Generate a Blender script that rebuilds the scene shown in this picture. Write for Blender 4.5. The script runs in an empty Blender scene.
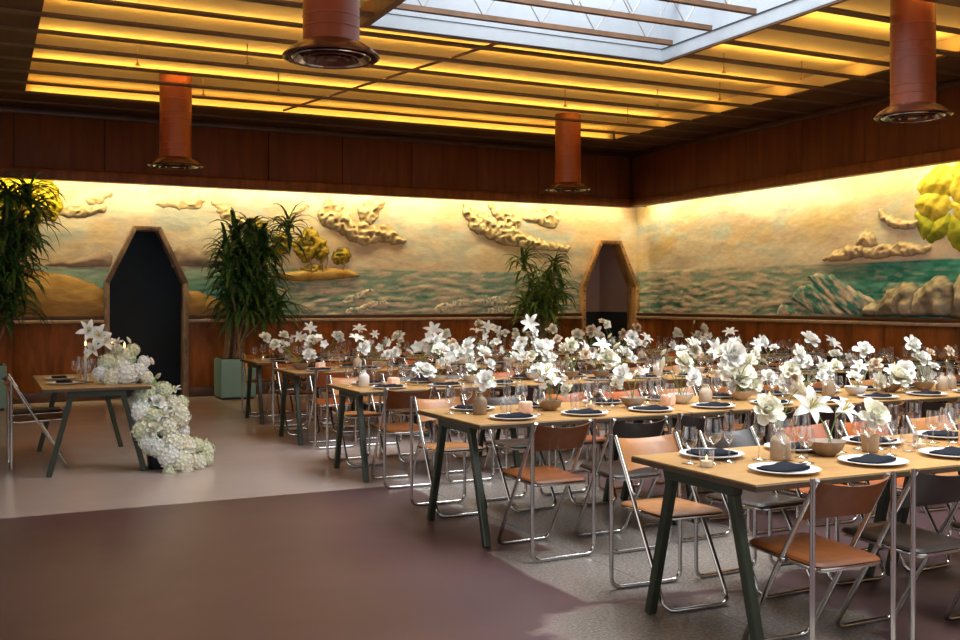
import bpy, bmesh, math, random
import numpy as np
from mathutils import Vector, Matrix

random.seed(7)
C = bpy.context.scene.collection
S = bpy.context.scene
PI = math.pi

# ------------------------------------------------------------------ camera
# room axes: x along the long mural wall, y towards it, z up
F = 1025.0; HZ = 301.0; CAMH = 1.46; YAW = math.radians(26.0)
CS, SN = math.cos(YAW), math.sin(YAW)
cam = bpy.data.objects.new('camera', bpy.data.cameras.new('camera'))
C.objects.link(cam)
cam.location = (0, 0, CAMH)
cam.rotation_euler = (PI / 2, 0, -YAW)
cam.data.sensor_fit = 'HORIZONTAL'; cam.data.sensor_width = 36
cam.data.lens = 36 * F / 960
cam.data.shift_y = (HZ - 320) / 960
cam.data.clip_start = 0.05
S.camera = cam

# ------------------------------------------------------------------ sky, daylight, fill lights, exposure
W = bpy.data.worlds.new('world'); S.world = W; W.use_nodes = True
bgn = W.node_tree.nodes['Background']
bgn.inputs[0].default_value = (0.80, 0.90, 1.0, 1); bgn.inputs[1].default_value = 1.1

def area(name, loc, rot, sx, sy, power, col):
    l = bpy.data.lights.new(name, 'AREA'); l.shape = 'RECTANGLE'; l.size = sx; l.size_y = sy
    l.energy = power; l.color = col
    o = bpy.data.objects.new(name, l); C.objects.link(o); o.location = loc; o.rotation_euler = rot
    return o
ZC = 4.15       # underside of the ceiling joists
SKU0, SKU1, SKV1 = 3.42, 6.88, 9.45     # skylight opening
area('skylight_daylight', ((SKU0 + SKU1) / 2, 3.6, 6.35), (0, 0, 0), 3.3, 11.4, 3000, (1.0, 0.955, 0.89))
area('fill_light_front', (3.2, -3.85, 2.0), (PI / 2, 0, 0), 9.0, 2.9, 32, (1.0, 0.96, 0.92))  # unseen fill light added behind the camera
area('fill_light_side', (-3.85, 4.0, 2.0), (PI / 2, 0, -PI / 2), 9.0, 2.6, 70, (1.0, 0.95, 0.88))  # unseen fill light added on the left, brightens the lone table
# warm strips in the cove above the mural (behind the panelled fascia)
area('cove_lamp_long', (4.2, 15.75, 3.37), (math.radians(14), 0, 0), 13.4, 0.05, 122, (1.0, 0.78, 0.35)).data.spread = math.radians(135)
area('cove_lamp_short', (10.82, 5.9, 3.37), (math.radians(14), 0, -PI / 2), 19.4, 0.05, 172, (1.0, 0.78, 0.35)).data.spread = math.radians(135)
S.view_settings.view_transform = 'Standard'; S.view_settings.look = 'None'
S.view_settings.exposure = 0.04; S.view_settings.gamma = 1.0
S.view_settings.use_curve_mapping = False
S.cycles.transparent_max_bounces = 40
S.cycles.max_bounces = 8
S.cycles.sample_clamp_indirect = 6.0
S.cycles.caustics_reflective = False; S.cycles.caustics_refractive = False

# ------------------------------------------------------------------ pixel -> direction helpers
def ray(px, py):
    X = (px - 480) / F; Z = (HZ - py) / F
    return Vector((X * CS + SN, -X * SN + CS, Z))
def on_y(px, py, v):
    d = ray(px, py); t = v / d.y
    return Vector((d.x * t, v, CAMH + d.z * t)), t
def on_x(px, py, u):
    d = ray(px, py); t = u / d.x
    return Vector((u, d.y * t, CAMH + d.z * t)), t
def on_z(px, py, z):
    d = ray(px, py); t = (z - CAMH) / d.z
    return Vector((d.x * t, d.y * t, z))
def project(p):
    X = p[0] * CS - p[1] * SN; Y = p[0] * SN + p[1] * CS
    if Y < 0.1: return None
    return (480 + F * X / Y, HZ - F * (p[2] - CAMH) / Y)
def in_view(x, y, z0, z1, r, pad=6):
    for dx in (-r, 0, r):
        for dy in (-r, 0, r):
            for z in (z0, (z0 + z1) / 2, z1):
                q = project((x + dx, y + dy, z))
                if q and -pad < q[0] < 960 + pad and -pad < q[1] < 640 + pad: return True
    return False

# ------------------------------------------------------------------ materials
MAT = {}
def nodes_of(name):
    m = bpy.data.materials.new(name); m.use_nodes = True
    nt = m.node_tree
    return m, nt, nt.nodes['Principled BSDF']
def mth(nt, op, a, b=None, c=None, clamp=False):
    n = nt.nodes.new('ShaderNodeMath'); n.operation = op; n.use_clamp = clamp
    for i, v in enumerate((a, b, c)):
        if v is None: continue
        if isinstance(v, (int, float)): n.inputs[i].default_value = v
        else: nt.links.new(v, n.inputs[i])
    return n.outputs[0]
def noise(nt, vec, scale, detail=4, rough=0.55, sc=(1, 1, 1), out='Fac'):
    mp = nt.nodes.new('ShaderNodeMapping'); mp.inputs['Scale'].default_value = sc
    nt.links.new(vec, mp.inputs[0])
    n = nt.nodes.new('ShaderNodeTexNoise'); n.inputs['Scale'].default_value = scale
    n.inputs['Detail'].default_value = detail; n.inputs['Roughness'].default_value = rough
    nt.links.new(mp.outputs[0], n.inputs['Vector'])
    return n.outputs[out]
def ramp(nt, fac, stops):
    r = nt.nodes.new('ShaderNodeValToRGB'); e = r.color_ramp.elements
    while len(e) < len(stops): e.new(0.5)
    for i, (p, c) in enumerate(stops):
        e[i].position = p; e[i].color = (*c, 1)
    nt.links.new(fac, r.inputs[0])
    return r.outputs[0]
def mix(nt, fac, a, b, mode='MIX'):
    n = nt.nodes.new('ShaderNodeMix'); n.data_type = 'RGBA'; n.blend_type = mode
    for sock, v in ((n.inputs[0], fac), (n.inputs[6], a), (n.inputs[7], b)):
        if isinstance(v, (int, float)): sock.default_value = v
        elif isinstance(v, tuple): sock.default_value = (*v, 1)
        else: nt.links.new(v, sock)
    return n.outputs[2]
def bump(nt, bsdf, h, strength, dist=0.01):
    b = nt.nodes.new('ShaderNodeBump'); b.inputs['Strength'].default_value = strength
    b.inputs['Distance'].default_value = dist
    nt.links.new(h, b.inputs['Height']); nt.links.new(b.outputs[0], bsdf.inputs['Normal'])
def coord(nt, which='Object'):
    return nt.nodes.new('ShaderNodeTexCoord').outputs[which]
def position(nt):
    return nt.nodes.new('ShaderNodeNewGeometry').outputs['Position']

def plain(name, col, rough=0.5, metal=0.0, var=0.12, scale=8, sc=(1, 1, 1), bmp=0.0, spec=0.5, world=False, **kw):
    m, nt, b = nodes_of(name)
    v = position(nt) if world else coord(nt)
    f = noise(nt, v, scale, 4, 0.6, sc)
    lo = tuple(max(0, c * (1 - var)) for c in col); hi = tuple(min(1, c * (1 + var)) for c in col)
    nt.links.new(ramp(nt, f, [(0.3, lo), (0.7, hi)]), b.inputs['Base Color'])
    b.inputs['Roughness'].default_value = rough; b.inputs['Metallic'].default_value = metal
    b.inputs['Specular IOR Level'].default_value = spec
    for k, val in kw.items(): b.inputs[k.replace('_', ' ')].default_value = val
    if bmp: bump(nt, b, f, bmp)
    MAT[name] = m
    return m
def emis(name, col, st):
    m, nt, b = nodes_of(name)
    b.inputs['Base Color'].default_value = (*[min(1, c) for c in col], 1)
    b.inputs['Emission Color'].default_value = (*col, 1); b.inputs['Emission Strength'].default_value = st
    MAT[name] = m

plain('panel_wood', (0.17, 0.045, 0.010), 0.42, var=0.4, spec=0.3, scale=2.2, sc=(5, 5, 0.6), world=True)
plain('wainscot_wood', (0.27, 0.082, 0.016), 0.5, var=0.5, spec=0.25, scale=2.0, sc=(3, 3, 0.7), world=True)
plain('fascia_wood', (0.130, 0.034, 0.008), 0.5, var=0.3, spec=0.2, scale=2.0, sc=(4, 4, 0.4), world=True)
plain('trim_dark', (0.07, 0.024, 0.009), 0.4, var=0.35, scale=6, world=True)
plain('ledge_pale', (0.40, 0.29, 0.22), 0.55, var=0.25, scale=10, world=True)
plain('joist', (0.13, 0.062, 0.028), 0.6, var=0.3, scale=6, world=True)
plain('ceiling_dark', (0.10, 0.045, 0.018), 0.7, spec=0.2, var=0.35, scale=1.6, world=True)
plain('ceiling_yellow', (0.84, 0.62, 0.26), 0.7, var=0.10, scale=1.2, world=True)
plain('white_liner', (0.36, 0.39, 0.43), 0.6, var=0.04)
plain('rod_grey', (0.30, 0.29, 0.28), 0.5)
plain('duct_red', (0.27, 0.058, 0.020), 0.30, var=0.12, scale=3, spec=0.6)
plain('duct_dark', (0.10, 0.030, 0.018), 0.25, var=0.1, metal=0.3)
plain('chrome', (0.55, 0.52, 0.49), 0.14, metal=1.0, var=0.05, scale=3)
plain('steel_green', (0.024, 0.032, 0.016), 0.42, var=0.3, scale=9)
plain('leather_cognac', (0.19, 0.055, 0.012), 0.42, spec=0.35, var=0.25, scale=7)
plain('leather_tan', (0.40, 0.165, 0.055), 0.42, var=0.22, scale=7)
plain('leather_dark', (0.032, 0.020, 0.015), 0.36, spec=0.4, var=0.3, scale=7)
plain('leather_orange', (0.36, 0.085, 0.018), 0.42, spec=0.35, var=0.2, scale=7)
plain('porcelain', (0.80, 0.80, 0.82), 0.18, var=0.03)
plain('napkin', (0.008, 0.010, 0.017), 0.85, spec=0.15, var=0.3, scale=40, bmp=0.1)
plain('ceramic_beige', (0.52, 0.40, 0.29), 0.75, var=0.12, scale=14)
plain('ceramic_white', (0.72, 0.68, 0.63), 0.6, var=0.08, scale=14)
plain('ceramic_brown', (0.28, 0.19, 0.12), 0.6, var=0.25, scale=14)
plain('petal_white', (0.91, 0.89, 0.83), 0.5, var=0.05, scale=30, Subsurface_Weight=0.15)
plain('petal_cream', (0.89, 0.85, 0.70), 0.5, var=0.06, scale=30, Subsurface_Weight=0.15)
plain('petal_green', (0.76, 0.77, 0.56), 0.5, var=0.12, scale=30, Subsurface_Weight=0.15)
plain('petal_tan', (0.74, 0.58, 0.42), 0.5, var=0.08, scale=30)
plain('pollen', (0.50, 0.42, 0.10), 0.7)
plain('stem_green', (0.16, 0.24, 0.06), 0.55, var=0.3, scale=12)
plain('plant_leaf', (0.050, 0.135, 0.036), 0.34, var=0.5, scale=3)
plain('plant_leaf_light', (0.12, 0.23, 0.045), 0.38, var=0.45, scale=3)
plain('cane', (0.28, 0.18, 0.11), 0.8, var=0.3, scale=14)
plain('soil', (0.03, 0.02, 0.014), 0.95, var=0.5, scale=30)
plain('planter_teal', (0.21, 0.39, 0.37), 0.5, var=0.06, scale=3)
plain('navy_paint', (0.020, 0.034, 0.048), 0.6, var=0.15, scale=2)
plain('mauve_paint', (0.55, 0.40, 0.36), 0.75, var=0.1, scale=1.5)
plain('slate_paint', (0.035, 0.043, 0.045), 0.6, var=0.15)
plain('frame_weathered', (0.25, 0.17, 0.125), 0.7, var=0.5, scale=9, sc=(1, 1, 0.5), bmp=0.3, world=True)
plain('frame_pine', (0.42, 0.235, 0.10), 0.6, var=0.4, scale=9, sc=(1, 1, 0.5), bmp=0.2, world=True)
plain('nail_black', (0.02, 0.015, 0.01), 0.5)
plain('wax', (0.85, 0.76, 0.60), 0.5, var=0.03, Subsurface_Weight=0.3)
plain('bucket_black', (0.012, 0.013, 0.016), 0.4)
plain('plaster', (0.55, 0.45, 0.36), 0.8, var=0.06)
plain('sprinkler', (0.5, 0.35, 0.15), 0.35, metal=1.0)
emis('tube_glow', (1.0, 0.63, 0.15), 17.0)
emis('flame', (1.0, 0.55, 0.18), 5.0)

def mk_glass(name, tint, gl=1.0, base=0.05):
    m, nt, b = nodes_of(name); nt.nodes.remove(b)
    out = [n for n in nt.nodes if n.type == 'OUTPUT_MATERIAL'][0]
    tr = nt.nodes.new('ShaderNodeBsdfTransparent'); tr.inputs[0].default_value = (*tint, 1)
    g = nt.nodes.new('ShaderNodeBsdfGlossy'); g.inputs['Roughness'].default_value = 0.04
    g.inputs[0].default_value = (gl, gl, gl, 1)
    lw = nt.nodes.new('ShaderNodeLayerWeight'); lw.inputs[0].default_value = 0.28
    f = mth(nt, 'MULTIPLY_ADD', lw.outputs['Facing'], 0.85, base)
    mx = nt.nodes.new('ShaderNodeMixShader')
    nt.links.new(f, mx.inputs[0]); nt.links.new(tr.outputs[0], mx.inputs[1]); nt.links.new(g.outputs[0], mx.inputs[2])
    nt.links.new(mx.outputs[0], out.inputs[0]); MAT[name] = m
mk_glass('glass', (0.93, 0.93, 0.94))
mk_glass('pane_glass', (0.80, 0.84, 0.88), 0.7, 0.03)
# pale alabaster candle block, candle glow put into the stone itself, no candle inside
m, nt, b = nodes_of('alabaster')
nt.links.new(ramp(nt, noise(nt, coord(nt), 18, 3), [(0.35, (0.62, 0.42, 0.34)), (0.7, (0.86, 0.68, 0.58))]), b.inputs['Base Color'])
b.inputs['Roughness'].default_value = 0.5; b.inputs['Transmission Weight'].default_value = 0.0
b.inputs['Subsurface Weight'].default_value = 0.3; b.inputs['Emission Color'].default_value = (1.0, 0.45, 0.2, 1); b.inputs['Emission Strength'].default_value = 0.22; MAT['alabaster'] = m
# golden oak table tops: long grain
m, nt, b = nodes_of('table_oak'); v = coord(nt)
g1 = noise(nt, v, 3.0, 6, 0.65, (1.2, 16, 4)); g2 = noise(nt, v, 1.3, 3, 0.5, (1, 3, 1))
c1 = ramp(nt, g1, [(0.3, (0.34, 0.17, 0.055)), (0.55, (0.50, 0.27, 0.095)), (0.75, (0.60, 0.35, 0.14))])
nt.links.new(mix(nt, 0.35, c1, ramp(nt, g2, [(0.3, (0.36, 0.19, 0.06)), (0.7, (0.62, 0.37, 0.15))])), b.inputs['Base Color'])
b.inputs['Roughness'].default_value = 0.32; bump(nt, b, g1, 0.08, 0.003); MAT['table_oak'] = m
plain('table_edge', (0.075, 0.045, 0.022), 0.45, var=0.3, scale=14)
# painted relief plaster: colour from the painter's attribute, brush marks from noise
m, nt, b = nodes_of('mural_paint')
at = nt.nodes.new('ShaderNodeAttribute'); at.attribute_name = 'paint'
p = position(nt); n1 = noise(nt, p, 14, 5, 0.65, (0.6, 0.6, 1.6)); n2 = noise(nt, p, 45, 3, 0.6)
k = ramp(nt, n1, [(0.3, (0.86, 0.86, 0.86)), (0.7, (1.10, 1.09, 1.06))])
nt.links.new(mix(nt, 1.0, at.outputs['Color'], k, 'MULTIPLY'), b.inputs['Base Color'])
b.inputs['Roughness'].default_value = 0.62; b.inputs['Specular IOR Level'].default_value = 0.25
bump(nt, b, mth(nt, 'ADD', n1, mth(nt, 'MULTIPLY', n2, 0.4)), 0.16, 0.02); MAT['mural_paint'] = m
# floor: polished bare concrete, worn oxblood paint over most of it on the camera's side of a straight joint
m, nt, b = nodes_of('floor_mat'); p = position(nt)
sx = nt.nodes.new('ShaderNodeSeparateXYZ'); nt.links.new(p, sx.inputs[0]); px_, py_ = sx.outputs[0], sx.outputs[1]
wob = mth(nt, 'SUBTRACT', noise(nt, p, 1.6, 5, 0.6), 0.5)
def band(a, lo, hi, soft):
    up = mth(nt, 'MULTIPLY_ADD', a, 1 / soft, -lo / soft, clamp=True)
    dn = mth(nt, 'MULTIPLY_ADD', a, -1 / soft, hi / soft, clamp=True)
    return mth(nt, 'MULTIPLY', up, dn)
wx = mth(nt, 'MULTIPLY_ADD', wob, 0.9, px_); wy = mth(nt, 'MULTIPLY_ADD', wob, 0.9, py_)
hx = mth(nt, 'MULTIPLY_ADD', wob, 0.10, px_); hy = mth(nt, 'MULTIPLY_ADD', wob, 0.10, py_)
red = band(py_, -30, 7.6, 0.02)
bare1 = mth(nt, 'MULTIPLY', band(hx, 2.62, 4.35, 0.05), band(wy, 4.15, 5.25, 0.06))
bare1b = mth(nt, 'MULTIPLY', band(hx, 3.0, 4.35, 0.05), band(hy, 5.0, 7.6, 0.06))
bare2 = mth(nt, 'MULTIPLY', band(wx, 2.22, 3.7, 0.10), band(wy, 2.2, 4.1, 0.12))
bare = mth(nt, 'MAXIMUM', mth(nt, 'MAXIMUM', bare1, bare1b), bare2)
red = mth(nt, 'MULTIPLY', red, mth(nt, 'SUBTRACT', 1.0, bare), clamp=True)
fine = noise(nt, p, 60, 3, 0.7); mid = noise(nt, p, 0.7, 4, 0.5, (0.7, 1.2, 1)); scr = noise(nt, p, 6, 6, 0.75, (1, 5, 1))
conc = ramp(nt, mid, [(0.3, (0.43, 0.34, 0.31)), (0.7, (0.50, 0.41, 0.38))])
aggr = ramp(nt, fine, [(0.38, (0.12, 0.105, 0.092)), (0.55, (0.23, 0.205, 0.185)), (0.68, (0.36, 0.33, 0.30))])
conc = mix(nt, mth(nt, 'MULTIPLY', bare, 0.85), conc, aggr)
oxb = ramp(nt, mid, [(0.3, (0.074, 0.038, 0.042)), (0.7, (0.110, 0.058, 0.062))])
oxb = mix(nt, mth(nt, 'MULTIPLY_ADD', scr, 6.0, -4.1, clamp=True), oxb, (0.18, 0.125, 0.115))
col = mix(nt, red, conc, oxb)
jt = band(mth(nt, 'MODULO', mth(nt, 'ADD', px_, 30.9), 3.4), 0.0, 0.014, 0.006)
jt = mth(nt, 'MULTIPLY', jt, mth(nt, 'SUBTRACT', 1.0, red))
col = mix(nt, mth(nt, 'MULTIPLY', jt, 0.6), col, (0.08, 0.06, 0.05))
nt.links.new(col, b.inputs['Base Color'])
nt.links.new(mth(nt, 'MULTIPLY_ADD', noise(nt, p, 2.5, 4), 0.08, mth(nt, 'MULTIPLY_ADD', red, 0.14, 0.18)), b.inputs['Roughness'])
bump(nt, b, mth(nt, 'ADD', mth(nt, 'MULTIPLY', fine, 0.25), scr), 0.012, 0.003); MAT['floor_mat'] = m

# ------------------------------------------------------------------ mesh helpers
class MB:
    def __init__(s): s.v = []; s.f = []
    def add(s, vs, fs):
        o = len(s.v); s.v += [tuple(x) for x in vs]; s.f += [tuple(i + o for i in q) for q in fs]; return s
    def box(s, x0, x1, y0, y1, z0, z1):
        return s.add([(x0, y0, z0), (x1, y0, z0), (x1, y1, z0), (x0, y1, z0), (x0, y0, z1), (x1, y0, z1), (x1, y1, z1), (x0, y1, z1)],
                     [(3, 2, 1, 0), (4, 5, 6, 7), (0, 1, 5, 4), (1, 2, 6, 5), (2, 3, 7, 6), (3, 0, 4, 7)])
    def prism(s, poly, off):          # poly: list of 3D points, extruded by off
        n = len(poly); off = Vector(off); a = [Vector(p) for p in poly]
        return s.add(a + [p + off for p in a], [tuple(range(n))[::-1], tuple(range(n, 2 * n))] + [(i, (i + 1) % n, n + (i + 1) % n, n + i) for i in range(n)])
    def bar(s, a, b, w, h=None, up=(0, 0, 1)):
        a = Vector(a); b = Vector(b); d = (b - a).normalized(); h = h or w
        x = d.cross(Vector(up))
        if x.length < 1e-4: x = d.cross(Vector((0, 1, 0)))
        x.normalize(); y = x.cross(d)
        q = [x * w / 2 + y * h / 2, -x * w / 2 + y * h / 2, -x * w / 2 - y * h / 2, x * w / 2 - y * h / 2]
        return s.prism([a + k for k in q], b - a)
    def tube(s, path, r, n=8, closed=False, caps=True):
        P = [Vector(p) for p in path]; m = len(P); rings = []; prev = None
        for i in range(m):
            if closed: t = (P[(i + 1) % m] - P[i - 1])
            else: t = P[min(i + 1, m - 1)] - P[max(i - 1, 0)]
            t.normalize()
            if prev is None:
                a = t.cross(Vector((0.31, 0.87, 0.4))); a.normalize()
            else:
                a = prev - t * prev.dot(t); a.normalize()
            prev = a; bb = t.cross(a)
            rr = r[i] if isinstance(r, (list, tuple)) else r
            rings.append([P[i] + (a * math.cos(2 * PI * k / n) + bb * math.sin(2 * PI * k / n)) * rr for k in range(n)])
        vs = [p for g in rings for p in g]; fs = []
        for i in range(m if closed else m - 1):
            j = (i + 1) % m
            for k in range(n):
                k2 = (k + 1) % n
                fs.append((i * n + k, i * n + k2, j * n + k2, j * n + k))
        if caps and not closed:
            fs.append(tuple(range(n))[::-1]); fs.append(tuple((m - 1) * n + k for k in range(n)))
        return s.add(vs, fs)
    def lathe(s, prof, n=16, c=(0, 0, 0)):
        vs = []; fs = []
        for r, z in prof:
            for k in range(n):
                a = 2 * PI * k / n; vs.append((c[0] + r * math.cos(a), c[1] + r * math.sin(a), c[2] + z))
        for i in range(len(prof) - 1):
            for k in range(n):
                k2 = (k + 1) % n
                fs.append((i * n + k, i * n + k2, (i + 1) * n + k2, (i + 1) * n + k))
        if prof[0][0] > 0.0005: fs.append(tuple(range(n))[::-1])
        if prof[-1][0] > 0.0005 and getattr(s, 'captop', True): fs.append(tuple((len(prof) - 1) * n + k for k in range(n)))
        return s.add(vs, fs)
    def mesh(s, name, mat, smooth=False):
        me = bpy.data.meshes.new(name); me.from_pydata(s.v, [], s.f)
        me.materials.append(MAT[mat]); me.validate(); 
        if smooth:
            me.shade_smooth()
            if smooth != 'all': me.set_sharp_from_angle(angle=math.radians(smooth if smooth is not True else 40))
        me.update(); return me
    def build(s, name, mat, parent=None, smooth=False, bevel=0):
        return obj(name, s.mesh(name, mat, smooth), parent, bevel)
def bevel_mesh(me, w, seg=2):
    bm = bmesh.new(); bm.from_mesh(me)
    bmesh.ops.remove_doubles(bm, verts=bm.verts, dist=1e-5)
    bmesh.ops.bevel(bm, geom=bm.edges[:], offset=w, segments=seg, profile=0.5, affect='EDGES', clamp_overlap=True)
    bm.to_mesh(me); bm.free(); me.shade_smooth(); me.set_sharp_from_angle(angle=math.radians(35)); return me
def obj(name, me, parent=None, bevel=0):
    if bevel: bevel_mesh(me, bevel)
    o = bpy.data.objects.new(name, me); C.objects.link(o)
    if parent: o.parent = parent
    return o
def thing(name, label, cat, loc=(0, 0, 0), rz=0, group=None):
    o = bpy.data.objects.new(name, None); C.objects.link(o); o.location = loc; o.rotation_euler = (0, 0, rz)
    o.empty_display_size = 0.1
    return tag(o, label, cat, group)
def tag(o, label, cat, group=None):
    o['label'] = label; o['category'] = cat
    if group: o['group'] = group
    return o
def struct(o, label=None, cat=None):
    o['kind'] = 'structure'
    if label: o['label'] = label
    if cat: o['category'] = cat
    return o
def stuff(o): o['kind'] = 'stuff'; return o
def arc_path(pts, r, n=5):
    """polyline with rounded inner corners"""
    P = [Vector(p) for p in pts]; out = [P[0]]
    for i in range(1, len(P) - 1):
        a = (P[i - 1] - P[i]).normalized(); b = (P[i + 1] - P[i]).normalized()
        p0 = P[i] + a * r; p1 = P[i] + b * r
        for k in range(n + 1):
            t = k / n; out.append(p0 * (1 - t) ** 2 + P[i] * 2 * t * (1 - t) + p1 * t * t)
    return out + [P[-1]]

# ------------------------------------------------------------------ room
VB, UR = 16.0, 11.07          # mural walls
FV, FU = 15.62, 10.69         # panelled fascia in front of the cove
UL, VF = -4.0, -4.0
MZ0, MZ1 = 1.235, 3.46        # mural heights

fl = MB().box(UL, UR + 0.2, VF, VB + 1.7, -0.2, 0).build('floor', 'floor_mat')
struct(fl, 'polished concrete floor with a large worn oxblood painted area', 'floor')

# --- painting tools
def hashn(ix, iy, seed):
    h = (ix * 374761393 + iy * 668265263 + seed * 974634617) & 0x7fffffff
    h = ((h ^ (h >> 13)) * 1274126177) & 0x7fffffff
    return ((h ^ (h >> 16)) & 0xffff) / 65535.0
def vn(x, y, seed=0):
    x = np.asarray(x, float); y = np.asarray(y, float)
    ix = np.floor(x).astype(np.int64); iy = np.floor(y).astype(np.int64)
    fx = x - ix; fy = y - iy; fx = fx * fx * (3 - 2 * fx); fy = fy * fy * (3 - 2 * fy)
    a = hashn(ix, iy, seed); b = hashn(ix + 1, iy, seed); c = hashn(ix, iy + 1, seed); d = hashn(ix + 1, iy + 1, seed)
    return (a * (1 - fx) + b * fx) * (1 - fy) + (c * (1 - fx) + d * fx) * fy
def fbm(x, y, seed=0, oct=4):
    t = 0; a = 0.5; s = 0
    for i in range(oct):
        t = t + a * vn(x * 2 ** i, y * 2 ** i, seed + i * 17); s += a; a *= 0.55
    return t / s
def lerp(a, b, t):
    t = np.clip(t, 0, 1)[..., None]; return np.asarray(a) * (1 - t) + np.asarray(b) * t
def poly_mask(U, Z, poly):
    P = np.asarray(poly); n = len(P); ins = np.zeros(U.shape, bool); dist = np.full(U.shape, 1e9)
    for i in range(n):
        x0, y0 = P[i]; x1, y1 = P[(i + 1) % n]
        c = ((y0 > Z) != (y1 > Z)) & (U < (x1 - x0) * (Z - y0) / (y1 - y0 + 1e-12) + x0); ins ^= c
        dx, dy = x1 - x0, y1 - y0
        t = np.clip(((U - x0) * dx + (Z - y0) * dy) / (dx * dx + dy * dy + 1e-12), 0, 1)
        dist = np.minimum(dist, np.hypot(U - x0 - t * dx, Z - y0 - t * dy))
    return ins, dist
def field(name, wall, U, Z, H, COL, keep, parent=None, smooth=True):
    """relief surface on a wall: H metres proud of it; keep = cell mask"""
    n, mm = U.shape
    if wall == 'back': V3 = np.stack([U, VB - H, Z], -1)
    else: V3 = np.stack([UR - H, U, Z], -1)
    idx = np.arange(n * mm).reshape(n, mm)
    kc = keep[:-1, :-1] & keep[1:, :-1] & keep[:-1, 1:] & keep[1:, 1:]
    q = np.stack([idx[:-1, :-1], idx[1:, :-1], idx[1:, 1:], idx[:-1, 1:]], -1)[kc]
    if wall == 'back': q = q[:, ::1]
    else: q = q[:, ::-1]
    used = np.unique(q); remap = -np.ones(n * mm, int); remap[used] = np.arange(len(used))
    me = bpy.data.meshes.new(name)
    me.from_pydata(V3.reshape(-1, 3)[used].tolist(), [], remap[q].tolist())
    ca = me.color_attributes.new('paint', 'FLOAT_COLOR', 'POINT')
    cc = np.ones((len(used), 4), np.float32); cc[:, :3] = np.clip(COL.reshape(-1, 3)[used], 0.004, 0.95)
    ca.data.foreach_set('color', cc.ravel()); me.materials.append(MAT['mural_paint'])
    if smooth: me.shade_smooth()
    return obj(name, me, parent)
def pb(x, y): p, _ = on_y(x, y, VB); return (p.x, p.z)
def pr(x, y): p, _ = on_x(x, y, UR); return (p.y, p.z)

# --- coffin shaped doorways in the long wall
DOORS = [(2.24, 0.185, 0.585), (10.44, 0.215, 0.600)]     # centre, half width at the top, half width at the shoulder
DZT, DZS = 2.56, 1.73
def coffin(c, ht, hw, grow=0.0):
    return [(c - hw - grow, -0.2), (c - hw - grow, DZS + grow * 0.3), (c - ht - grow * 0.75, DZT + grow), (c + ht + grow * 0.75, DZT + grow), (c + hw + grow, DZS + grow * 0.3), (c + hw + grow, -0.2)]

SKY = (0.70, 0.60, 0.43)
def sky_colour(U, Z, seed, hz):
    n = fbm(U * 0.9, Z * 2.4, seed, 5); n2 = fbm(U * 2.3 + 9, Z * 5, seed + 3, 4); n3 = fbm(U * 1.2 + 40, Z * 2.0, seed + 8, 4)
    c = lerp((0.64, 0.54, 0.46), (0.84, 0.80, 0.70), (n - 0.32) * 3.2)
    c = c * (1 - np.clip((n2 - 0.51) * 5, 0, 0.75)[..., None]) + np.array((0.52, 0.62, 0.66)) * np.clip((n2 - 0.51) * 5, 0, 0.75)[..., None]
    c = c * (1 - np.clip((n3 - 0.54) * 5, 0, 0.7)[..., None]) + np.array((0.76, 0.58, 0.36)) * np.clip((n3 - 0.54) * 5, 0, 0.7)[..., None]
    low = np.clip(1 - (Z - hz) / 0.5, 0, 1) * 0.55
    return c * (1 - low[..., None]) + np.array((0.72, 0.63, 0.56)) * low[..., None]
def sea_colour(U, Z, hz, seed, deep=(0.26, 0.42, 0.41), foam=(0.68, 0.63, 0.60)):
    d = np.clip((hz - Z) / 0.55, 0, 1)
    w = fbm((U + 0.9 * Z) * 4.0, Z * 27 - U * 1.8 + 1.0 * np.sin(U * 3.1 + Z * 5), seed, 5)
    w2 = fbm(U * 4, Z * 22, seed + 5, 4)
    t = np.clip((w - 0.5) * 5 + 0.45, 0, 1)
    c = lerp(deep, foam, t)
    k = np.clip((w2 - 0.57) * 7 * d, 0, 1)[..., None]
    c = c * (1 - k) + np.array((0.10, 0.30, 0.25)) * k
    k = np.clip((0.40 - w2) * 7 * d, 0, 0.9)[..., None]
    c = c * (1 - k) + np.array((0.82, 0.73, 0.65)) * k
    return c, (w - 0.5) * 0.025 * (0.3 + d)

# long wall
hzb = pb(480, 271.5)[1]
us = np.arange(UL, UR + 0.03, 0.03); zs = np.arange(MZ0 - 0.02, MZ1 + 0.02, 0.024)
U, Z = np.meshgrid(us, zs, indexing='ij')
COL = sky_colour(U, Z, 11, hzb); H = (fbm(U * 2, Z * 4, 5, 4) - 0.5) * 0.02
sc_, sh_ = sea_colour(U, Z, hzb, 31)
sea = Z < hzb
COL[sea] = sc_[sea]; H = np.where(sea, sh_, H)
# lagoon on the left
lag_r = pb(300, 280)[0]
lz1 = pb(60, 267)[1]
lag = (U < lag_r) & (Z < lz1)
lagc = lerp((0.14, 0.45, 0.42), (0.46, 0.60, 0.53), (Z - (lz1 - 0.35)) / 0.35 + (fbm(U * 1.5, Z * 20, 77) - 0.5))
fade = np.clip((lag_r - U) / 0.8, 0, 1)[..., None]
COL = np.where(lag[..., None], COL * (1 - fade) + lagc * fade, COL)
keep = np.ones(U.shape, bool)
for c, ht, hw in DOORS:
    ins, dist = poly_mask(U, Z, coffin(c, ht, hw, -0.025)); keep &= ~ins
wall_back = struct(field('wall_back', 'back', U, Z, H, COL, keep), 'long wall with a painted relief seascape mural', 'wall')

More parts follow.
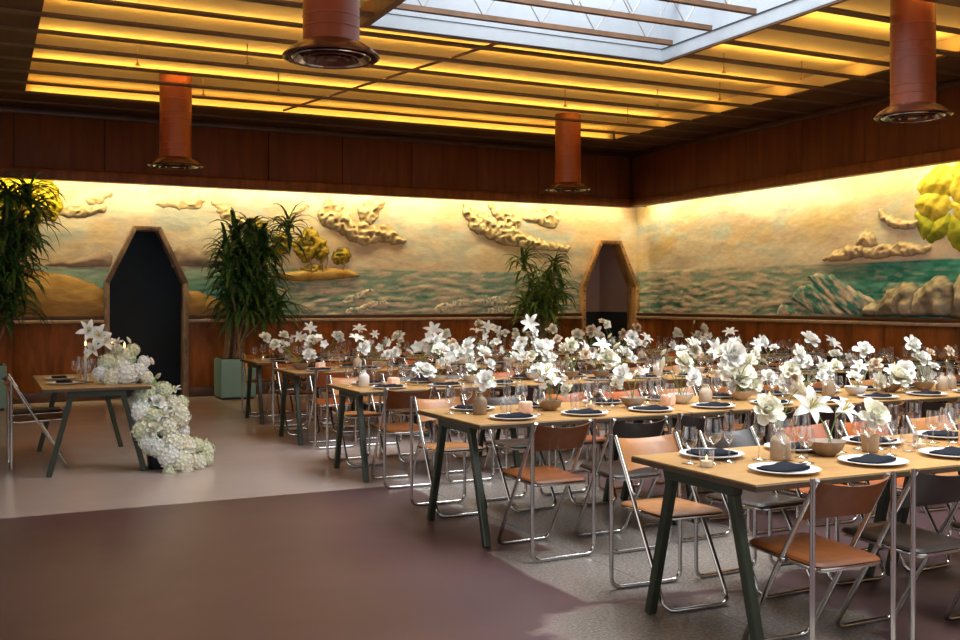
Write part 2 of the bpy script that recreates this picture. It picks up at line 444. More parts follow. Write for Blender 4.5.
def relief(name, wall, poly, depth, edge, cfn, seed, rough=0.25, step=0.02, nsc=5.0, parent=None, power=0.5, base=-0.012, outline=True, inflate=0.0, ridged=False):
    P = np.asarray(poly); lo = P.min(0) - step - inflate; hi = P.max(0) + step + inflate
    U, Z = np.meshgrid(np.arange(lo[0], hi[0] + step, step), np.arange(lo[1], hi[1] + step, step), indexing='ij')
    ins, dist = poly_mask(U, Z, poly)
    dd = np.where(ins, dist, -dist) + inflate * (0.4 + 1.2 * fbm(U * 7, Z * 7, seed + 60, 2))
    # outside vertices within a cell are pulled to the edge height so the border closes onto the wall
    n = fbm(U * nsc, Z * nsc, seed, 4)
    if ridged: n = np.clip(0.15 + 0.95 * (1 - np.abs(2 * fbm(U * nsc * 1.7, Z * nsc * 1.7, seed + 5, 2) - 1) * 2.2), 0, 1) * 0.6 + 0.4 * n
    H = base + depth * np.clip(dd / edge, 0, 1) ** power * (1 - rough + 2 * rough * n)
    H = np.where(dd <= 0, base, H)
    keep = dd > -step * 0.75
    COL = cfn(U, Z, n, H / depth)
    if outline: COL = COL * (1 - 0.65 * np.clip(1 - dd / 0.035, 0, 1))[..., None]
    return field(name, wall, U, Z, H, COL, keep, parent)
def mono(a, b, k=2.2):
    return lambda U, Z, n, h: lerp(a, b, (n - 0.5) * k + 0.5)

def wobble(poly, amp, seed, sub=4):
    rnd = random.Random(seed); out = []
    for i in range(len(poly)):
        a, b = poly[i], poly[(i + 1) % len(poly)]
        for k in range(sub):
            t = k / sub; j = 0 if k == 0 else amp
            out.append((a[0] + (b[0] - a[0]) * t + rnd.uniform(-j, j), a[1] + (b[1] - a[1]) * t + rnd.uniform(-j, j)))
    return out
PBk = lambda pts: [pb(x, y) for x, y in pts]
PRt = lambda pts: [pr(x, y) for x, y in pts]
# hills, dunes, sandy island
hill = mono((0.34, 0.26, 0.21), (0.56, 0.45, 0.37))
relief('relief_hill', 'back', wobble(PBk([(36, 267.5), (48, 262), (60, 257), (70, 260), (82, 255), (92, 250), (103, 246.5), (111, 251), (115, 256), (111, 267.5)]), 0.01, 1), 0.035, 0.12, hill, 3, parent=wall_back)
relief('relief_hill', 'back', wobble(PBk([(172, 267.5), (172, 250), (180, 245), (190, 244), (200, 250), (208, 249), (222, 254), (240, 267.5)]), 0.01, 2), 0.035, 0.12, hill, 4, parent=wall_back)
dune = mono((0.40, 0.23, 0.065), (0.64, 0.41, 0.15))
def dune_c(U, Z, n, h):
    c = dune(U, Z, n, h); w = np.clip((np.sin((Z * 9 - U * 2.2) * 2.3) - 0.75) * 3, 0, 0.6)[..., None]
    return c * (1 - w) + np.array((0.62, 0.42, 0.17)) * w
relief('relief_dune', 'back', wobble(PBk([(-40, 319), (-40, 262), (10, 265), (40, 270), (70, 275), (95, 283), (109, 292), (110, 319)]), 0.008, 3), 0.06, 0.25, dune_c, 5, parent=wall_back, nsc=2.5)
relief('relief_dune', 'back', wobble(PBk([(184, 318.5), (184, 289), (200, 291), (216, 297), (230, 307), (240, 318.5)]), 0.008, 4), 0.05, 0.2, dune_c, 6, parent=wall_back, nsc=2.5)
relief('relief_island', 'back', wobble(PBk([(268, 277), (280, 272), (300, 270), (330, 267), (350, 269), (361, 276), (345, 279), (300, 282)]), 0.01, 5), 0.05, 0.07, mono((0.50, 0.27, 0.06), (0.68, 0.47, 0.16)), 7, parent=wall_back, nsc=8)
# palm crowns of the island: clumps of drooping frond lobes
def crown(pts, seed, a=(0.17, 0.14, 0.015), b=(0.52, 0.38, 0.05), parent=wall_back, wall='back', depth=0.05):
    def cf(U, Z, n, h):
        z1 = Z.max(); t = np.clip((n - 0.5) * 2.6 + 0.5 - 0.25 * np.sin(U * 38 + 6 * n), 0, 1)
        return lerp(a, b, t)
    return relief('relief_palm_crown', wall, wobble(pts, 0.022, seed, 3), depth, 0.12, cf, seed, 0.5, 0.016, 8, parent=parent, inflate=0.02, ridged=True)
crown(PBk([(300, 237), (305, 229), (312, 227), (318, 235), (326, 240), (329, 253), (322, 262), (315, 258), (306, 263), (298, 257), (293, 251), (294, 243)]), 11)
crown(PBk([(334, 252), (340, 248), (348, 249), (351, 256), (346, 262), (337, 264), (332, 258)]), 12)
crown(PBk([(247, 222), (256, 217), (265, 222), (268, 232), (262, 240), (250, 240)]), 13)
crown(PBk([(272, 238), (282, 233), (292, 240), (290, 252), (280, 256), (271, 250)]), 14)
crown(PBk([(300, 268), (310, 264), (322, 266), (326, 272), (310, 276)]), 15, (0.2, 0.2, 0.03), (0.55, 0.42, 0.08))
for x0, x1, y0, y1 in ((309, 311, 258, 272), (319, 322, 260, 270), (343, 342, 262, 270), (280, 281, 254, 272), (327, 325, 256, 268)):
    a = pb(x0, y0); b_ = pb(x1, y1)
    MB().tube([(a[0], VB - 0.03, a[1]), ((a[0] + b_[0]) / 2 + 0.02, VB - 0.035, (a[1] + b_[1]) / 2), (b_[0], VB - 0.03, b_[1])], 0.014, 6).build('relief_palm_trunk', 'cane', wall_back, True)
crown(PBk([(-35, 176), (20, 173), (45, 177), (58, 190), (62, 208), (55, 222), (44, 214), (36, 232), (22, 244), (4, 250), (-35, 250)]), 16, (0.36, 0.32, 0.015), (0.74, 0.60, 0.03), depth=0.06)
# plaster clouds
cl = mono((0.46, 0.35, 0.19), (0.74, 0.63, 0.42), 3.0)
for i, (pts, d) in enumerate([
    ([(320, 214), (328, 203), (340, 204), (344, 216), (352, 222), (372, 226), (386, 228), (404, 240), (398, 242), (382, 239), (366, 243), (350, 237), (336, 228), (324, 225)], 0.10),
    ([(360, 214), (366, 205), (378, 200), (384, 203), (376, 216), (370, 223), (363, 223)], 0.09),
    ([(465, 205), (472, 214), (487, 217), (502, 224), (518, 232), (534, 240), (568, 247), (566, 250), (540, 248), (516, 244), (498, 241), (480, 232), (470, 224), (466, 215)], 0.10),
    ([(490, 206), (500, 209), (514, 215), (519, 222), (514, 231), (506, 230), (497, 219)], 0.08),
    ([(524, 218), (536, 215), (540, 211), (556, 210), (558, 219), (554, 227), (545, 225), (537, 221)], 0.08),
    ([(62, 212), (74, 208), (92, 209), (103, 207), (100, 212), (80, 215), (64, 215)], 0.06),
    ([(164, 201), (180, 202), (202, 200), (198, 206), (176, 207), (158, 204)], 0.05),
    ([(88, 200), (98, 198), (110, 192), (112, 194), (101, 201), (91, 203)], 0.04),
    ([(214, 202), (226, 207), (238, 217), (252, 222), (246, 225), (230, 219), (218, 211)], 0.05),
    ([(276, 217), (290, 212), (306, 204), (308, 206), (294, 216), (280, 222)], 0.05)]):
    relief('relief_cloud', 'back', wobble(PBk(pts), 0.02, 40 + i), d * 0.6, 0.10, cl, 50 + i, 0.55, 0.018, 6, parent=wall_back, inflate=0.05, ridged=True)
# wave crests
for i, pts in enumerate([[(330, 305), (350, 296), (372, 289), (380, 291), (362, 297), (345, 305)], [(345, 313), (365, 304), (385, 300), (390, 303), (370, 309), (352, 315)],
                         [(430, 309), (445, 302), (460, 300), (468, 304), (452, 309), (438, 313)], [(470, 303), (486, 296), (500, 297), (508, 303), (490, 306)], [(480, 313), (500, 307), (520, 306), (530, 312), (505, 315)]]):
    relief('relief_wave', 'back', wobble(PBk(pts), 0.03, 70 + i), 0.02, 0.04, mono((0.30, 0.42, 0.39), (0.80, 0.74, 0.70), 4), 71 + i, 0.5, 0.015, 12, parent=wall_back, outline=False, ridged=True, inflate=0.02)

# short wall (to the right of the corner)
hzr = 0.5 * (pr(700, 269.5)[1] + pr(940, 259)[1])
us = np.arange(4.0, VB + 0.03, 0.03)
U, Z = np.meshgrid(us, zs, indexing='ij')
COL = sky_colour(U, Z, 111, hzr)
yl = np.clip((fbm(U * 0.7 + Z * 0.8, Z * 1.5, 301, 4) - 0.48) * 3, 0, 0.5)[..., None]
COL = COL * (1 - yl) + np.array((0.74, 0.56, 0.17)) * yl
H = (fbm(U * 2, Z * 4, 15, 4) - 0.5) * 0.02
s1, sh_ = sea_colour(U, Z, hzr, 131, (0.30, 0.44, 0.40), (0.74, 0.64, 0.56))
s2, _ = sea_colour(U, Z, hzr, 151, (0.02, 0.24, 0.21), (0.10, 0.40, 0.36))
t = np.clip((11.9 - U) / 1.6 + (fbm(U, Z * 3, 9) - 0.5), 0, 1)
s1 = lerp((0, 0, 0), (1, 1, 1), t) * s2 + (1 - t)[..., None] * s1
sea = Z < hzr; COL[sea] = s1[sea]; H = np.where(sea, sh_, H)
wall_right = struct(field('wall_right', 'right', U, Z, H, COL, np.ones(U.shape, bool)), 'short mural wall with painted breakers, rocks and a giant yellow flower', 'wall')
rockc = lambda U, Z, n, h: lerp((0.22, 0.19, 0.14), (0.55, 0.49, 0.38), (n - 0.5) * 2.6 + 0.5 + 0.25 * np.sin(U * 17 + 5 * n))
for i, pts in enumerate([[(862, 316), (866, 306), (874, 301), (880, 304), (884, 316)], [(876, 316), (882, 300), (888, 290), (896, 288), (904, 281), (914, 282), (920, 290), (916, 316)],
                         [(911, 317), (916, 292), (926, 283), (936, 275), (946, 276), (954, 284), (957, 317)], [(950, 318), (955, 284), (962, 272), (975, 270), (990, 280), (996, 320)]]):
    relief('relief_rock', 'right', wobble(PRt(pts), 0.015, 80 + i), 0.16, 0.16, rockc, 81 + i, 0.5, 0.018, 6, parent=wall_right)
wavec = lambda U, Z, n, h: lerp((0.05, 0.27, 0.26), (0.80, 0.70, 0.64), 0.40 + 4.2 * (fbm((U + Z) * 3.4, (Z - U * 0.75) * 17, 7, 4) - 0.5) + np.clip(0.7 - h, 0, 1) * 0.45)
for i, pts in enumerate([[(806, 276), (820, 272), (836, 275), (850, 284), (862, 293), (877, 300), (868, 312), (850, 316), (836, 306), (820, 294)],
                         [(790, 300), (800, 285), (815, 284), (828, 296), (846, 314), (838, 317), (815, 314)], [(775, 316), (782, 302), (792, 308), (800, 316)]]):
    relief('relief_wave', 'right', wobble(PRt(pts), 0.02, 90 + i), 0.035, 0.06, wavec, 91 + i, 0.4, 0.018, 7, parent=wall_right)
for i, pts in enumerate([[(824, 259), (836, 252), (852, 246), (872, 248), (900, 245), (930, 247), (925, 252), (880, 256), (840, 258)],
                         [(858, 244), (866, 232), (872, 236), (876, 244), (866, 247)], [(880, 210), (890, 218), (905, 222), (918, 221), (915, 226), (895, 226), (882, 218)]]):
    relief('relief_cloud', 'right', wobble(PRt(pts), 0.02, 95 + i), 0.06, 0.09, mono((0.48, 0.37, 0.26), (0.72, 0.58, 0.38)), 96 + i, 0.5, 0.018, 6, parent=wall_right, inflate=0.04, ridged=True)
petc = lambda U, Z, n, h: lerp((0.36, 0.29, 0.02), (0.78, 0.64, 0.09), (n - 0.5) * 2 + 0.55 + 0.3 * np.sin(U * 34 + Z * 26 + 4 * n))
leafc = lambda U, Z, n, h: lerp((0.16, 0.22, 0.015), (0.55, 0.55, 0.05), (n - 0.5) * 2 + 0.5)
for i, (nm, pts, cf) in enumerate([('relief_petal', [(918, 188), (926, 176), (938, 168), (952, 166), (958, 180), (950, 196), (934, 198), (922, 196)], petc),
                       ('relief_petal', [(916, 206), (920, 196), (934, 192), (948, 196), (951, 208), (944, 216), (934, 222), (922, 216)], petc),
                       ('relief_petal', [(948, 172), (962, 160), (985, 162), (992, 190), (975, 206), (956, 204), (949, 190)], petc),
                       ('relief_leaf', [(916, 214), (925, 214), (936, 222), (931, 232), (924, 240), (918, 228)], leafc), ('relief_leaf', [(927, 236), (935, 222), (950, 214), (953, 224), (944, 238), (932, 243)], leafc),
                       ('relief_leaf', [(952, 216), (962, 220), (974, 240), (968, 254), (954, 246), (948, 232)], leafc), ('relief_petal', [(952, 204), (975, 202), (990, 216), (975, 228), (960, 220)], petc)]):
    relief(nm, 'right', wobble(PRt(pts), 0.02, 100 + i, 3), 0.06, 0.20, cf, 101 + i, 0.45, 0.016, 5, parent=wall_right, power=0.6, inflate=0.035)

# --- wainscot, ledges, baseboards
def wains(lo, hi, wall, doors=()):
    """boards between door openings"""
    edges = []; a = lo
    for c, ht, hw in sorted(doors):
        edges.append((a, c - hw - 0.02)); a = c + hw + 0.02
    edges.append((a, hi)); return [(x, y) for x, y in edges if y - x > 0.03]
PW = 1.19
def panels(wall, spans, z0, z1, face, mat, name, parent, off):
    for a, b in spans:
        x = math.floor((a - off) / PW) * PW + off
        while x < b:
            p0, p1 = max(a, x + 0.004), min(b, x + PW - 0.004)
            if p1 - p0 > 0.02:
                m = MB()
                if wall == 'back': m.box(p0, p1, face, face + 0.06, z0, z1)
                else: m.box(face, face + 0.06, p0, p1, z0, z1)
                m.build(name, mat, parent, bevel=0.006)
            x += PW
sp = wains(UL, UR, 'back', DOORS)
panels('back', sp, 0.15, 1.14, VB - 0.03, 'wainscot_wood', 'wainscot_panel', wall_back, 0.42)
panels('right', [(4, VB)], 0.15, 1.14, UR - 0.03, 'wainscot_wood', 'wainscot_panel', wall_right, 10.11 - 1.19 * 6)
tn = 0
for a, b in sp:
    tn += 1
    struct(MB().box(a, b, VB - 0.055, VB + 0.02, 0, 0.15).build('baseboard_back' if tn == 1 else 'baseboard_back_%d' % tn, 'trim_dark', bevel=0.006), 'dark wooden baseboard under the long mural wall', 'baseboard')
    MB().box(a, b, VB + 0.035, VB + 0.08, 0, 1.30).build('wall_core', 'trim_dark', wall_back)
    t_ = struct(MB().box(a, b, VB - 0.075, VB + 0.02, 1.185, 1.24).build('trim_%d' % tn, 'trim_dark', bevel=0.008), 'dark moulding and pale ledge under the long mural', 'trim')
    MB().box(a, b, VB - 0.10, VB + 0.02, 1.135, 1.183).build('pale_ledge', 'ledge_pale', t_, bevel=0.01)
struct(MB().box(UR - 0.055, UR + 0.02, 4, VB - 0.06, 0, 0.15).build('baseboard_right', 'trim_dark', bevel=0.006), 'dark wooden baseboard under the short mural wall', 'baseboard')
MB().box(UR + 0.035, UR + 0.08, 4, VB + 0.05, 0, 1.30).build('wall_core', 'trim_dark', wall_right)
t_ = struct(MB().box(UR - 0.075, UR + 0.02, 4, VB - 0.08, 1.185, 1.24).build('trim_9', 'trim_dark', bevel=0.008), 'dark moulding and pale ledge under the short mural', 'trim')
MB().box(UR - 0.10, UR + 0.02, 4, VB - 0.11, 1.135, 1.183).build('pale_ledge', 'ledge_pale', t_, bevel=0.01)

# --- fascia over the cove
fb = struct(MB().box(UL, UR + 0.2, FV + 0.05, FV + 0.09, 3.20, 4.7).build('wall_fascia_back', 'trim_dark'), 'dark panelled wooden fascia above the long mural', 'wall')
panels('back', [(UL, FU - 0.04)], 3.32, 4.07, FV - 0.012, 'fascia_wood', 'fascia_panel', fb, 0.42)
MB().box(UL, FU + 0.05, FV - 0.05, FV + 0.10, 3.165, 3.315).build('cove_lip', 'panel_wood', fb, bevel=0.012)
MB().box(UL, FU + 0.05, FV - 0.035, FV + 0.05, 4.07, 4.15).build('crown_moulding', 'trim_dark', fb, bevel=0.012)
fr = struct(MB().box(FU + 0.05, FU + 0.09, VF, VB + 0.2, 3.20, 4.7).build('wall_fascia_right', 'trim_dark'), 'dark panelled wooden fascia above the short mural', 'wall')
panels('right', [(4, FV - 0.04)], 3.32, 4.07, FU - 0.012, 'fascia_wood', 'fascia_panel', fr, 10.11 - 1.19 * 6)
MB().box(FU - 0.05, FU + 0.10, 4, FV + 0.05, 3.165, 3.315).build('cove_lip', 'panel_wood', fr, bevel=0.012)
MB().box(FU - 0.035, FU + 0.05, 4, FV + 0.05, 4.07, 4.15).build('crown_moulding', 'trim_dark', fr, bevel=0.012)
# cove tops that close the light slot
MB().box(UL, UR + 0.1, FV + 0.09, VB + 0.1, 3.46, 3.50).build('cove_lid', 'plaster', fb)
MB().box(FU + 0.09, UR + 0.1, VF, VB + 0.1, 3.46, 3.50).build('cove_lid', 'plaster', fr)
MB().box(UL, UR, 15.71, 15.80, 3.385, 3.41).build('cove_lamp_tray', 'white_liner', fb)
MB().box(10.78, 10.87, 4, 15.7, 3.385, 3.41).build('cove_lamp_tray', 'white_liner', fr)

# --- doorways: coffin frames, reveals, dark rooms behind
for di, (c, ht, hw) in enumerate(DOORS):
    mat = ('frame_weathered', 'frame_pine')[di]
    lab = ('coffin-shaped doorway of weathered boards opening on a dark navy room', 'coffin-shaped doorway of pale nailed pine boards opening on a mauve room')[di]
    root = struct(thing('door_%d' % (di + 1), lab, 'doorway', (c, VB, 0)))
    out = coffin(0, ht, hw, 0.018); inn = coffin(0, ht - 0.03, hw - 0.055, -0.0)
    out = [(x, max(z, 0)) for x, z in out]; inn = [(x, max(z, 0)) for x, z in inn]
    inn[1] = (inn[1][0], DZS - 0.01); inn[4] = (inn[4][0], DZS - 0.01); inn[2] = (inn[2][0], DZT - 0.05); inn[3] = (inn[3][0], DZT - 0.05)
    for i in range(5):
        q = [out[i], out[i + 1], inn[i + 1], inn[i]]
        o = MB().prism([(x, -0.11, z) for x, z in q], (0, 0.30, 0)).build('frame_board', mat, root, bevel=0.006)
        if di == 1:
            L = math.hypot(out[i + 1][0] - out[i][0], out[i + 1][1] - out[i][1]); k = int(L / 0.16)
            for j in range(k):
                t = (j + 0.5) / k
                x = (out[i][0] + (out[i + 1][0] - out[i][0]) * t) * 0.5 + (inn[i][0] + (inn[i + 1][0] - inn[i][0]) * t) * 0.5
                z = (out[i][1] + (out[i + 1][1] - out[i][1]) * t) * 0.5 + (inn[i][1] + (inn[i + 1][1] - inn[i][1]) * t) * 0.5
                MB().lathe([(0.013, 0), (0.013, 0.006), (0.004, 0.012)], 8).build('nail_head', 'nail_black', o).matrix_local = Matrix.Translation((x, -0.111, z)) @ Matrix.Rotation(PI / 2, 4, 'X')
    # room behind
    x0, x1 = -hw - 0.15, (hw + 0.15 if di == 0 else hw + 0.01)
    up = 'navy_paint' if di == 0 else 'mauve_paint'; lo = 'navy_paint' if di == 0 else 'slate_paint'
    zz = 1.25
    for nm, bx in (('rear_wall', (x0, x1, 1.25, 1.32)), ('side_wall', (x0 - 0.05, x0, 0.17, 1.3)), ('side_wall', (x1, x1 + 0.05, 0.17, 1.3))):
        o = MB().box(*bx, zz, 2.8).build('passage_' + nm, up, root)
        MB().box(*bx, 0, zz).build('passage_dado', lo, root)
    MB().box(x0, x1, 0.17, 1.3, 2.75, 2.8).build('passage_ceiling', up, root)
# unseen sides of the hall, openings put in for the fill lights
wl = struct(MB().box(UL - 0.1, UL, VF, VB, 0, 0.7).box(UL - 0.1, UL, VF, VB, 3.4, 4.8).box(UL - 0.1, UL, VF, -0.5, 0.7, 3.4).box(UL - 0.1, UL, 8.5, VB, 0.7, 3.4).build('wall_left', 'plaster'), 'plain plaster side wall with an opening added for fill light', 'wall')
wf = struct(MB().box(UL, UR, VF - 0.1, VF, 0, 0.5).box(UL, UR, VF - 0.1, VF, 3.5, 4.8).box(UL, -1.3, VF - 0.1, VF, 0.5, 3.5).box(7.7, UR, VF - 0.1, VF, 0.5, 3.5).build('wall_front', 'plaster'), 'plain plaster entrance wall with an opening added for fill light', 'wall')
struct(MB().box(UR, UR + 0.1, VF, 4, 0, 3.46).build('wall_right_2', 'plaster'), 'plain plaster end of the short wall', 'wall')

# --- ceiling
ceil = MB()
ZT = ZC + 0.20; LU0, LU1, LV1 = 0.52, 9.6, 14.5
ceil.box(UL, SKU0 - 0.03, VF, VB + 0.1, ZT, ZT + 0.12).box(SKU1 + 0.03, UR + 0.1, VF, VB + 0.1, ZT, ZT + 0.12).box(SKU0 - 0.03, SKU1 + 0.03, SKV1 + 0.04, VB + 0.1, ZT, ZT + 0.12).box(SKU0 - 0.03, SKU1 + 0.03, VF, -2.2, ZT, ZT + 0.12)
ceil = struct(ceil.build('ceiling', 'ceiling_yellow'), 'golden lit ceiling between dark timber joists', 'ceiling')
JOI = [15.84 - 0.67 * n for n in range(1, 29)]
for v in JOI:
    segs = [(UL, FU)] if v > SKV1 else [(UL, SKU0 - 0.06), (SKU1 + 0.03, FU)]
    if v < -2.2: segs = [(UL, FU)]
    for a, b in segs:
        MB().box(a, b, v - 0.055, v + 0.055, ZC, ZC + 0.022).build('joist', 'joist', ceil)
# flat dark panels round the open luminous field
for i, v in enumerate([15.80] + JOI[:-1]):
    w = JOI[i]
    if w < 3.0: break
    spans = [(UL, FU)] if w > LV1 - 0.1 else [(UL, LU0), (LU1, FU)]
    for a, b in spans:
        MB().box(a, b, w + 0.057, v - 0.057, ZC + 0.016, ZC + 0.036).build('ceiling_panel', 'ceiling_dark', ceil)
# upstands closing the luminous field
for nm, bx in (('field_edge', (LU0 - 0.03, LU0, 2, LV1, ZC + 0.02, ZT)), ('field_edge', (LU1, LU1 + 0.03, 2, LV1, ZC + 0.036, ZT)), ('field_edge', (LU0, LU1, LV1 + 0.05, LV1 + 0.08, ZC + 0.036, ZT))):
    MB().box(*bx).build(nm, 'ceiling_yellow', ceil)
# conduit crossing the bays, small hangers
cpt = [on_z(370, 136, ZC + 0.12), on_z(528, 46, ZC + 0.12)]
MB().tube([(3.9, 14.4, ZC + 0.035), (4.95, 9.5, ZC + 0.035)], 0.016, 6).build('ceiling_conduit', 'joist', ceil)
for hx_, hy_ in ((2.6, 13.5), (2.7, 11.5), (1.6, 12.1), (7.2, 12.1), (8.3, 11.5), (7.8, 9.5), (8.8, 10.8), (3.4, 12.8), (8.9, 9.4), (8.7, 12.8)):
    MB().tube([(hx_, hy_, ZC + 0.0), (hx_, hy_, ZC + 0.2)], 0.008, 6).lathe([(0.03, 0), (0.012, 0.03)], 8, (hx_, hy_, ZC - 0.03)).build('sprinkler_head', 'sprinkler', ceil)
# lamp strips lying on top of every second joist, washing the ceiling
for li, v in enumerate([14.5, 13.16, 11.82, 10.48, 9.14, 7.80, 6.46]):
    for a, b, wh in ([(LU0 + 0.06, LU1 - 0.12, ', on a ceiling joist')] if v > SKV1 else [(LU0 + 0.06, SKU0 - 0.25, ', navy doorway side of rooflight'), (SKU1 + 0.25, LU1 - 0.12, ', yellow flower side of rooflight')]):
        o = MB().box(a, b, v - (0.03 if li else 0.012), v + (0.03 if li else 0.012), ZC + 0.022, ZC + 0.025).build('lamp_strip', 'tube_glow')
        tag(o, '%s warm lamp strip from mural%s' % (('first', 'second', 'third', 'fourth', 'fifth', 'sixth', 'seventh')[li], wh), 'lamp', 'lamp strips on the ceiling joists')
# --- skylight
sk = struct(thing('window_skylight', 'long rooflight with white lining and open steel trusses', 'skylight', ((SKU0 + SKU1) / 2, 3.6, ZC)))
hx_, y0, y1 = (SKU1 - SKU0) / 2, -5.8, SKV1 - 3.6
MB().box(-hx_ - 0.10, -hx_ - 0.02, y0, y1 + 0.06, -0.02, 0.16).build('curb', 'joist', sk)
MB().box(hx_ + 0.005, hx_ + 0.05, y0, y1 + 0.06, -0.02, 0.10).build('curb', 'joist', sk)
MB().box(-hx_ - 0.02, hx_ + 0.005, y1 + 0.02, y1 + 0.06, -0.02, 0.10).build('curb', 'joist', sk)
for bx in ((-hx_ - 0.02, -hx_, y0, y1), (hx_, hx_ + 0.005, y0, y1), (-hx_ - 0.02, hx_, y1, y1 + 0.02)):
    MB().box(*bx, 0.0, 0.135).build('lining_board', 'white_liner', sk)
    MB().box(*bx, 0.135, 2.0).build('lining_board', 'white_liner', sk)
for bx in ((-hx_, -hx_ + 0.012, y0, y1), (hx_ - 0.012, hx_, y0, y1), (-hx_, hx_, y1 - 0.006, y1)):
    MB().box(*bx, 0.133, 0.139).build('dark_bead', 'slate_paint', sk)  # thin dark line where the lining boards meet
npan = 6
for i in range(npan):
    for j in range(2):
        ya, yb = y1 + (y0 - y1) * i / npan, y1 + (y0 - y1) * (i + 1) / npan
        xa = -hx_ + hx_ * j
        MB().box(xa + 0.03, xa + hx_ - 0.03, yb + 0.03, ya - 0.03, 2.0, 2.007).build('pane', 'pane_glass', sk)
    MB().box(-hx_, hx_, y1 + (y0 - y1) * i / npan - 0.03, y1 + (y0 - y1) * i / npan + 0.03, 1.97, 2.04).build('glazing_bar', 'white_liner', sk)
MB().box(-0.03, 0.03, y0, y1, 1.96, 2.03).build('glazing_bar', 'white_liner', sk)
for v in JOI:
    if v > SKV1 or v < 2.0: continue
    yy = v - 3.6
    ch = MB().box(-hx_ + 0.02, hx_ - 0.10, yy - 0.03, yy + 0.03, 0.10, 0.15).build('truss_chord', 'joist', sk)
    MB().box(-hx_ + 0.02, hx_ - 0.02, yy - 0.03, yy + 0.03, 0.62, 0.66).build('upper_chord', 'joist', ch)
    n = 5; st = (2 * hx_ - 0.2) / n
    for k in range(n):
        x = -hx_ + 0.1 + k * st
        MB().tube([(x, yy, 0.63), (x + st / 2, yy, 0.14)], 0.008, 6).build('web_rod', 'rod_grey', ch)
        MB().tube([(x + st / 2, yy, 0.14), (x + st, yy, 0.63)], 0.008, 6).build('web_rod', 'rod_grey', ch)

# ------------------------------------------------------------------ ventilation ducts
DUCT = [(2.25, 13.5, 'beside the navy coffin doorway'), (8.2, 13.7, 'near the corner of the mural walls'), (2.24, 7.0, 'next to the rooflight curb'), (7.85, 6.85, 'in front of the giant yellow flower')]
for dx, dy, wh in DUCT:
    t = thing('ventilation_duct', 'rust red ceiling duct with round ringed diffuser ' + wh, 'duct', (dx, dy, 3.16), group='red ceiling ducts')
    m = MB(); m.lathe([(0.20, 0.10), (0.20, 1.46)], 28); m.build('pipe', 'duct_red', t, 30)
    for z in (0.22, 0.30, 0.55, 0.62, 0.70, 0.86):
        MB().lathe([(0.2, z), (0.2035, z + 0.003), (0.2035, z + 0.011), (0.2, z + 0.014)], 28).build('seam_ring', 'duct_red', t, 30)
    dm = MB(); dm.captop = False
    dm.lathe([(0.175, 0.10), (0.20, 0.12), (0.235, 0.10), (0.30, 0.055), (0.335, 0.02), (0.345, 0.03), (0.30, 0.075), (0.24, 0.115), (0.20, 0.13)], 32)
    d = dm.build('diffuser', 'duct_dark', t, 50)
    for r0, r1, za, zb in ((0.235, 0.275, 0.055, 0.015), (0.155, 0.20, 0.05, 0.008), (0.08, 0.12, 0.05, 0.005)):
        rm = MB(); rm.captop = False
        rm.v = []; rm.lathe([(r0, za), (r1, zb), (r1 + 0.006, zb + 0.006), (r0 + 0.004, za + 0.01), (r0, za)], 28)
        rm.f = [f for f in rm.f if len(f) == 4]
        rm.build('diffuser_ring', 'chrome' if r0 > 0.2 else 'duct_dark', d, 50)
    MB().lathe([(0.045, 0.01), (0.05, 0.02), (0.02, 0.06)], 16).build('diffuser_core', 'duct_dark', d, 50)
    MB().lathe([(0.172, 0.098), (0.172, 0.104)], 20).build('duct_throat', 'nail_black', d)

# ------------------------------------------------------------------ potted dracaenas
def leaf(mb, base, d, L, w, droop, rnd):
    """one arching strap leaf"""
    d = Vector(d).normalized(); side = d.cross(Vector((0, 0, 1)))
    if side.length < 0.05: side = Vector((1, 0, 0))
    side.normalize(); n = 5; p = Vector(base); vs = []; fs = []
    for i in range(n + 1):
        t = i / n; ww = w * (0.55 + 1.2 * t - 1.75 * t * t) if t < 1 else 0.001
        up = side.cross(d).normalized() * ww * 0.22
        vs += [p - side * ww / 2 + up, p.copy(), p + side * ww / 2 + up]
        p = p + d * (L / n); p.y = min(p.y, leaf.ymax); d = (d + Vector((0, 0, -droop * (0.5 + t)))).normalized()
    for i in range(n):
        a = i * 3; fs += [(a, a + 1, a + 4, a + 3), (a + 1, a + 2, a + 5, a + 4)]
    mb.add(vs, fs)
leaf.ymax = 9
def rosette(name, center, R, n, mat, rnd, parent, droop=0.55, w=0.07, upb=0.1):
    mb = MB()
    for k in range(n):
        a = rnd.uniform(0, 2 * PI); e = rnd.uniform(-0.35, 1.25)
        d = (math.cos(a) * math.cos(e), math.sin(a) * math.cos(e), math.sin(e) + upb)
        b = (center[0] + rnd.uniform(-.02, .02), center[1] + rnd.uniform(-.02, .02), center[2] + rnd.uniform(-0.22, 0.05))
        leaf(mb, b, d, R * rnd.uniform(0.75, 1.2), w * rnd.uniform(0.8, 1.2), droop * rnd.uniform(0.6, 1.5), rnd)
    return stuff(mb.build(name, mat, parent, 'all'))
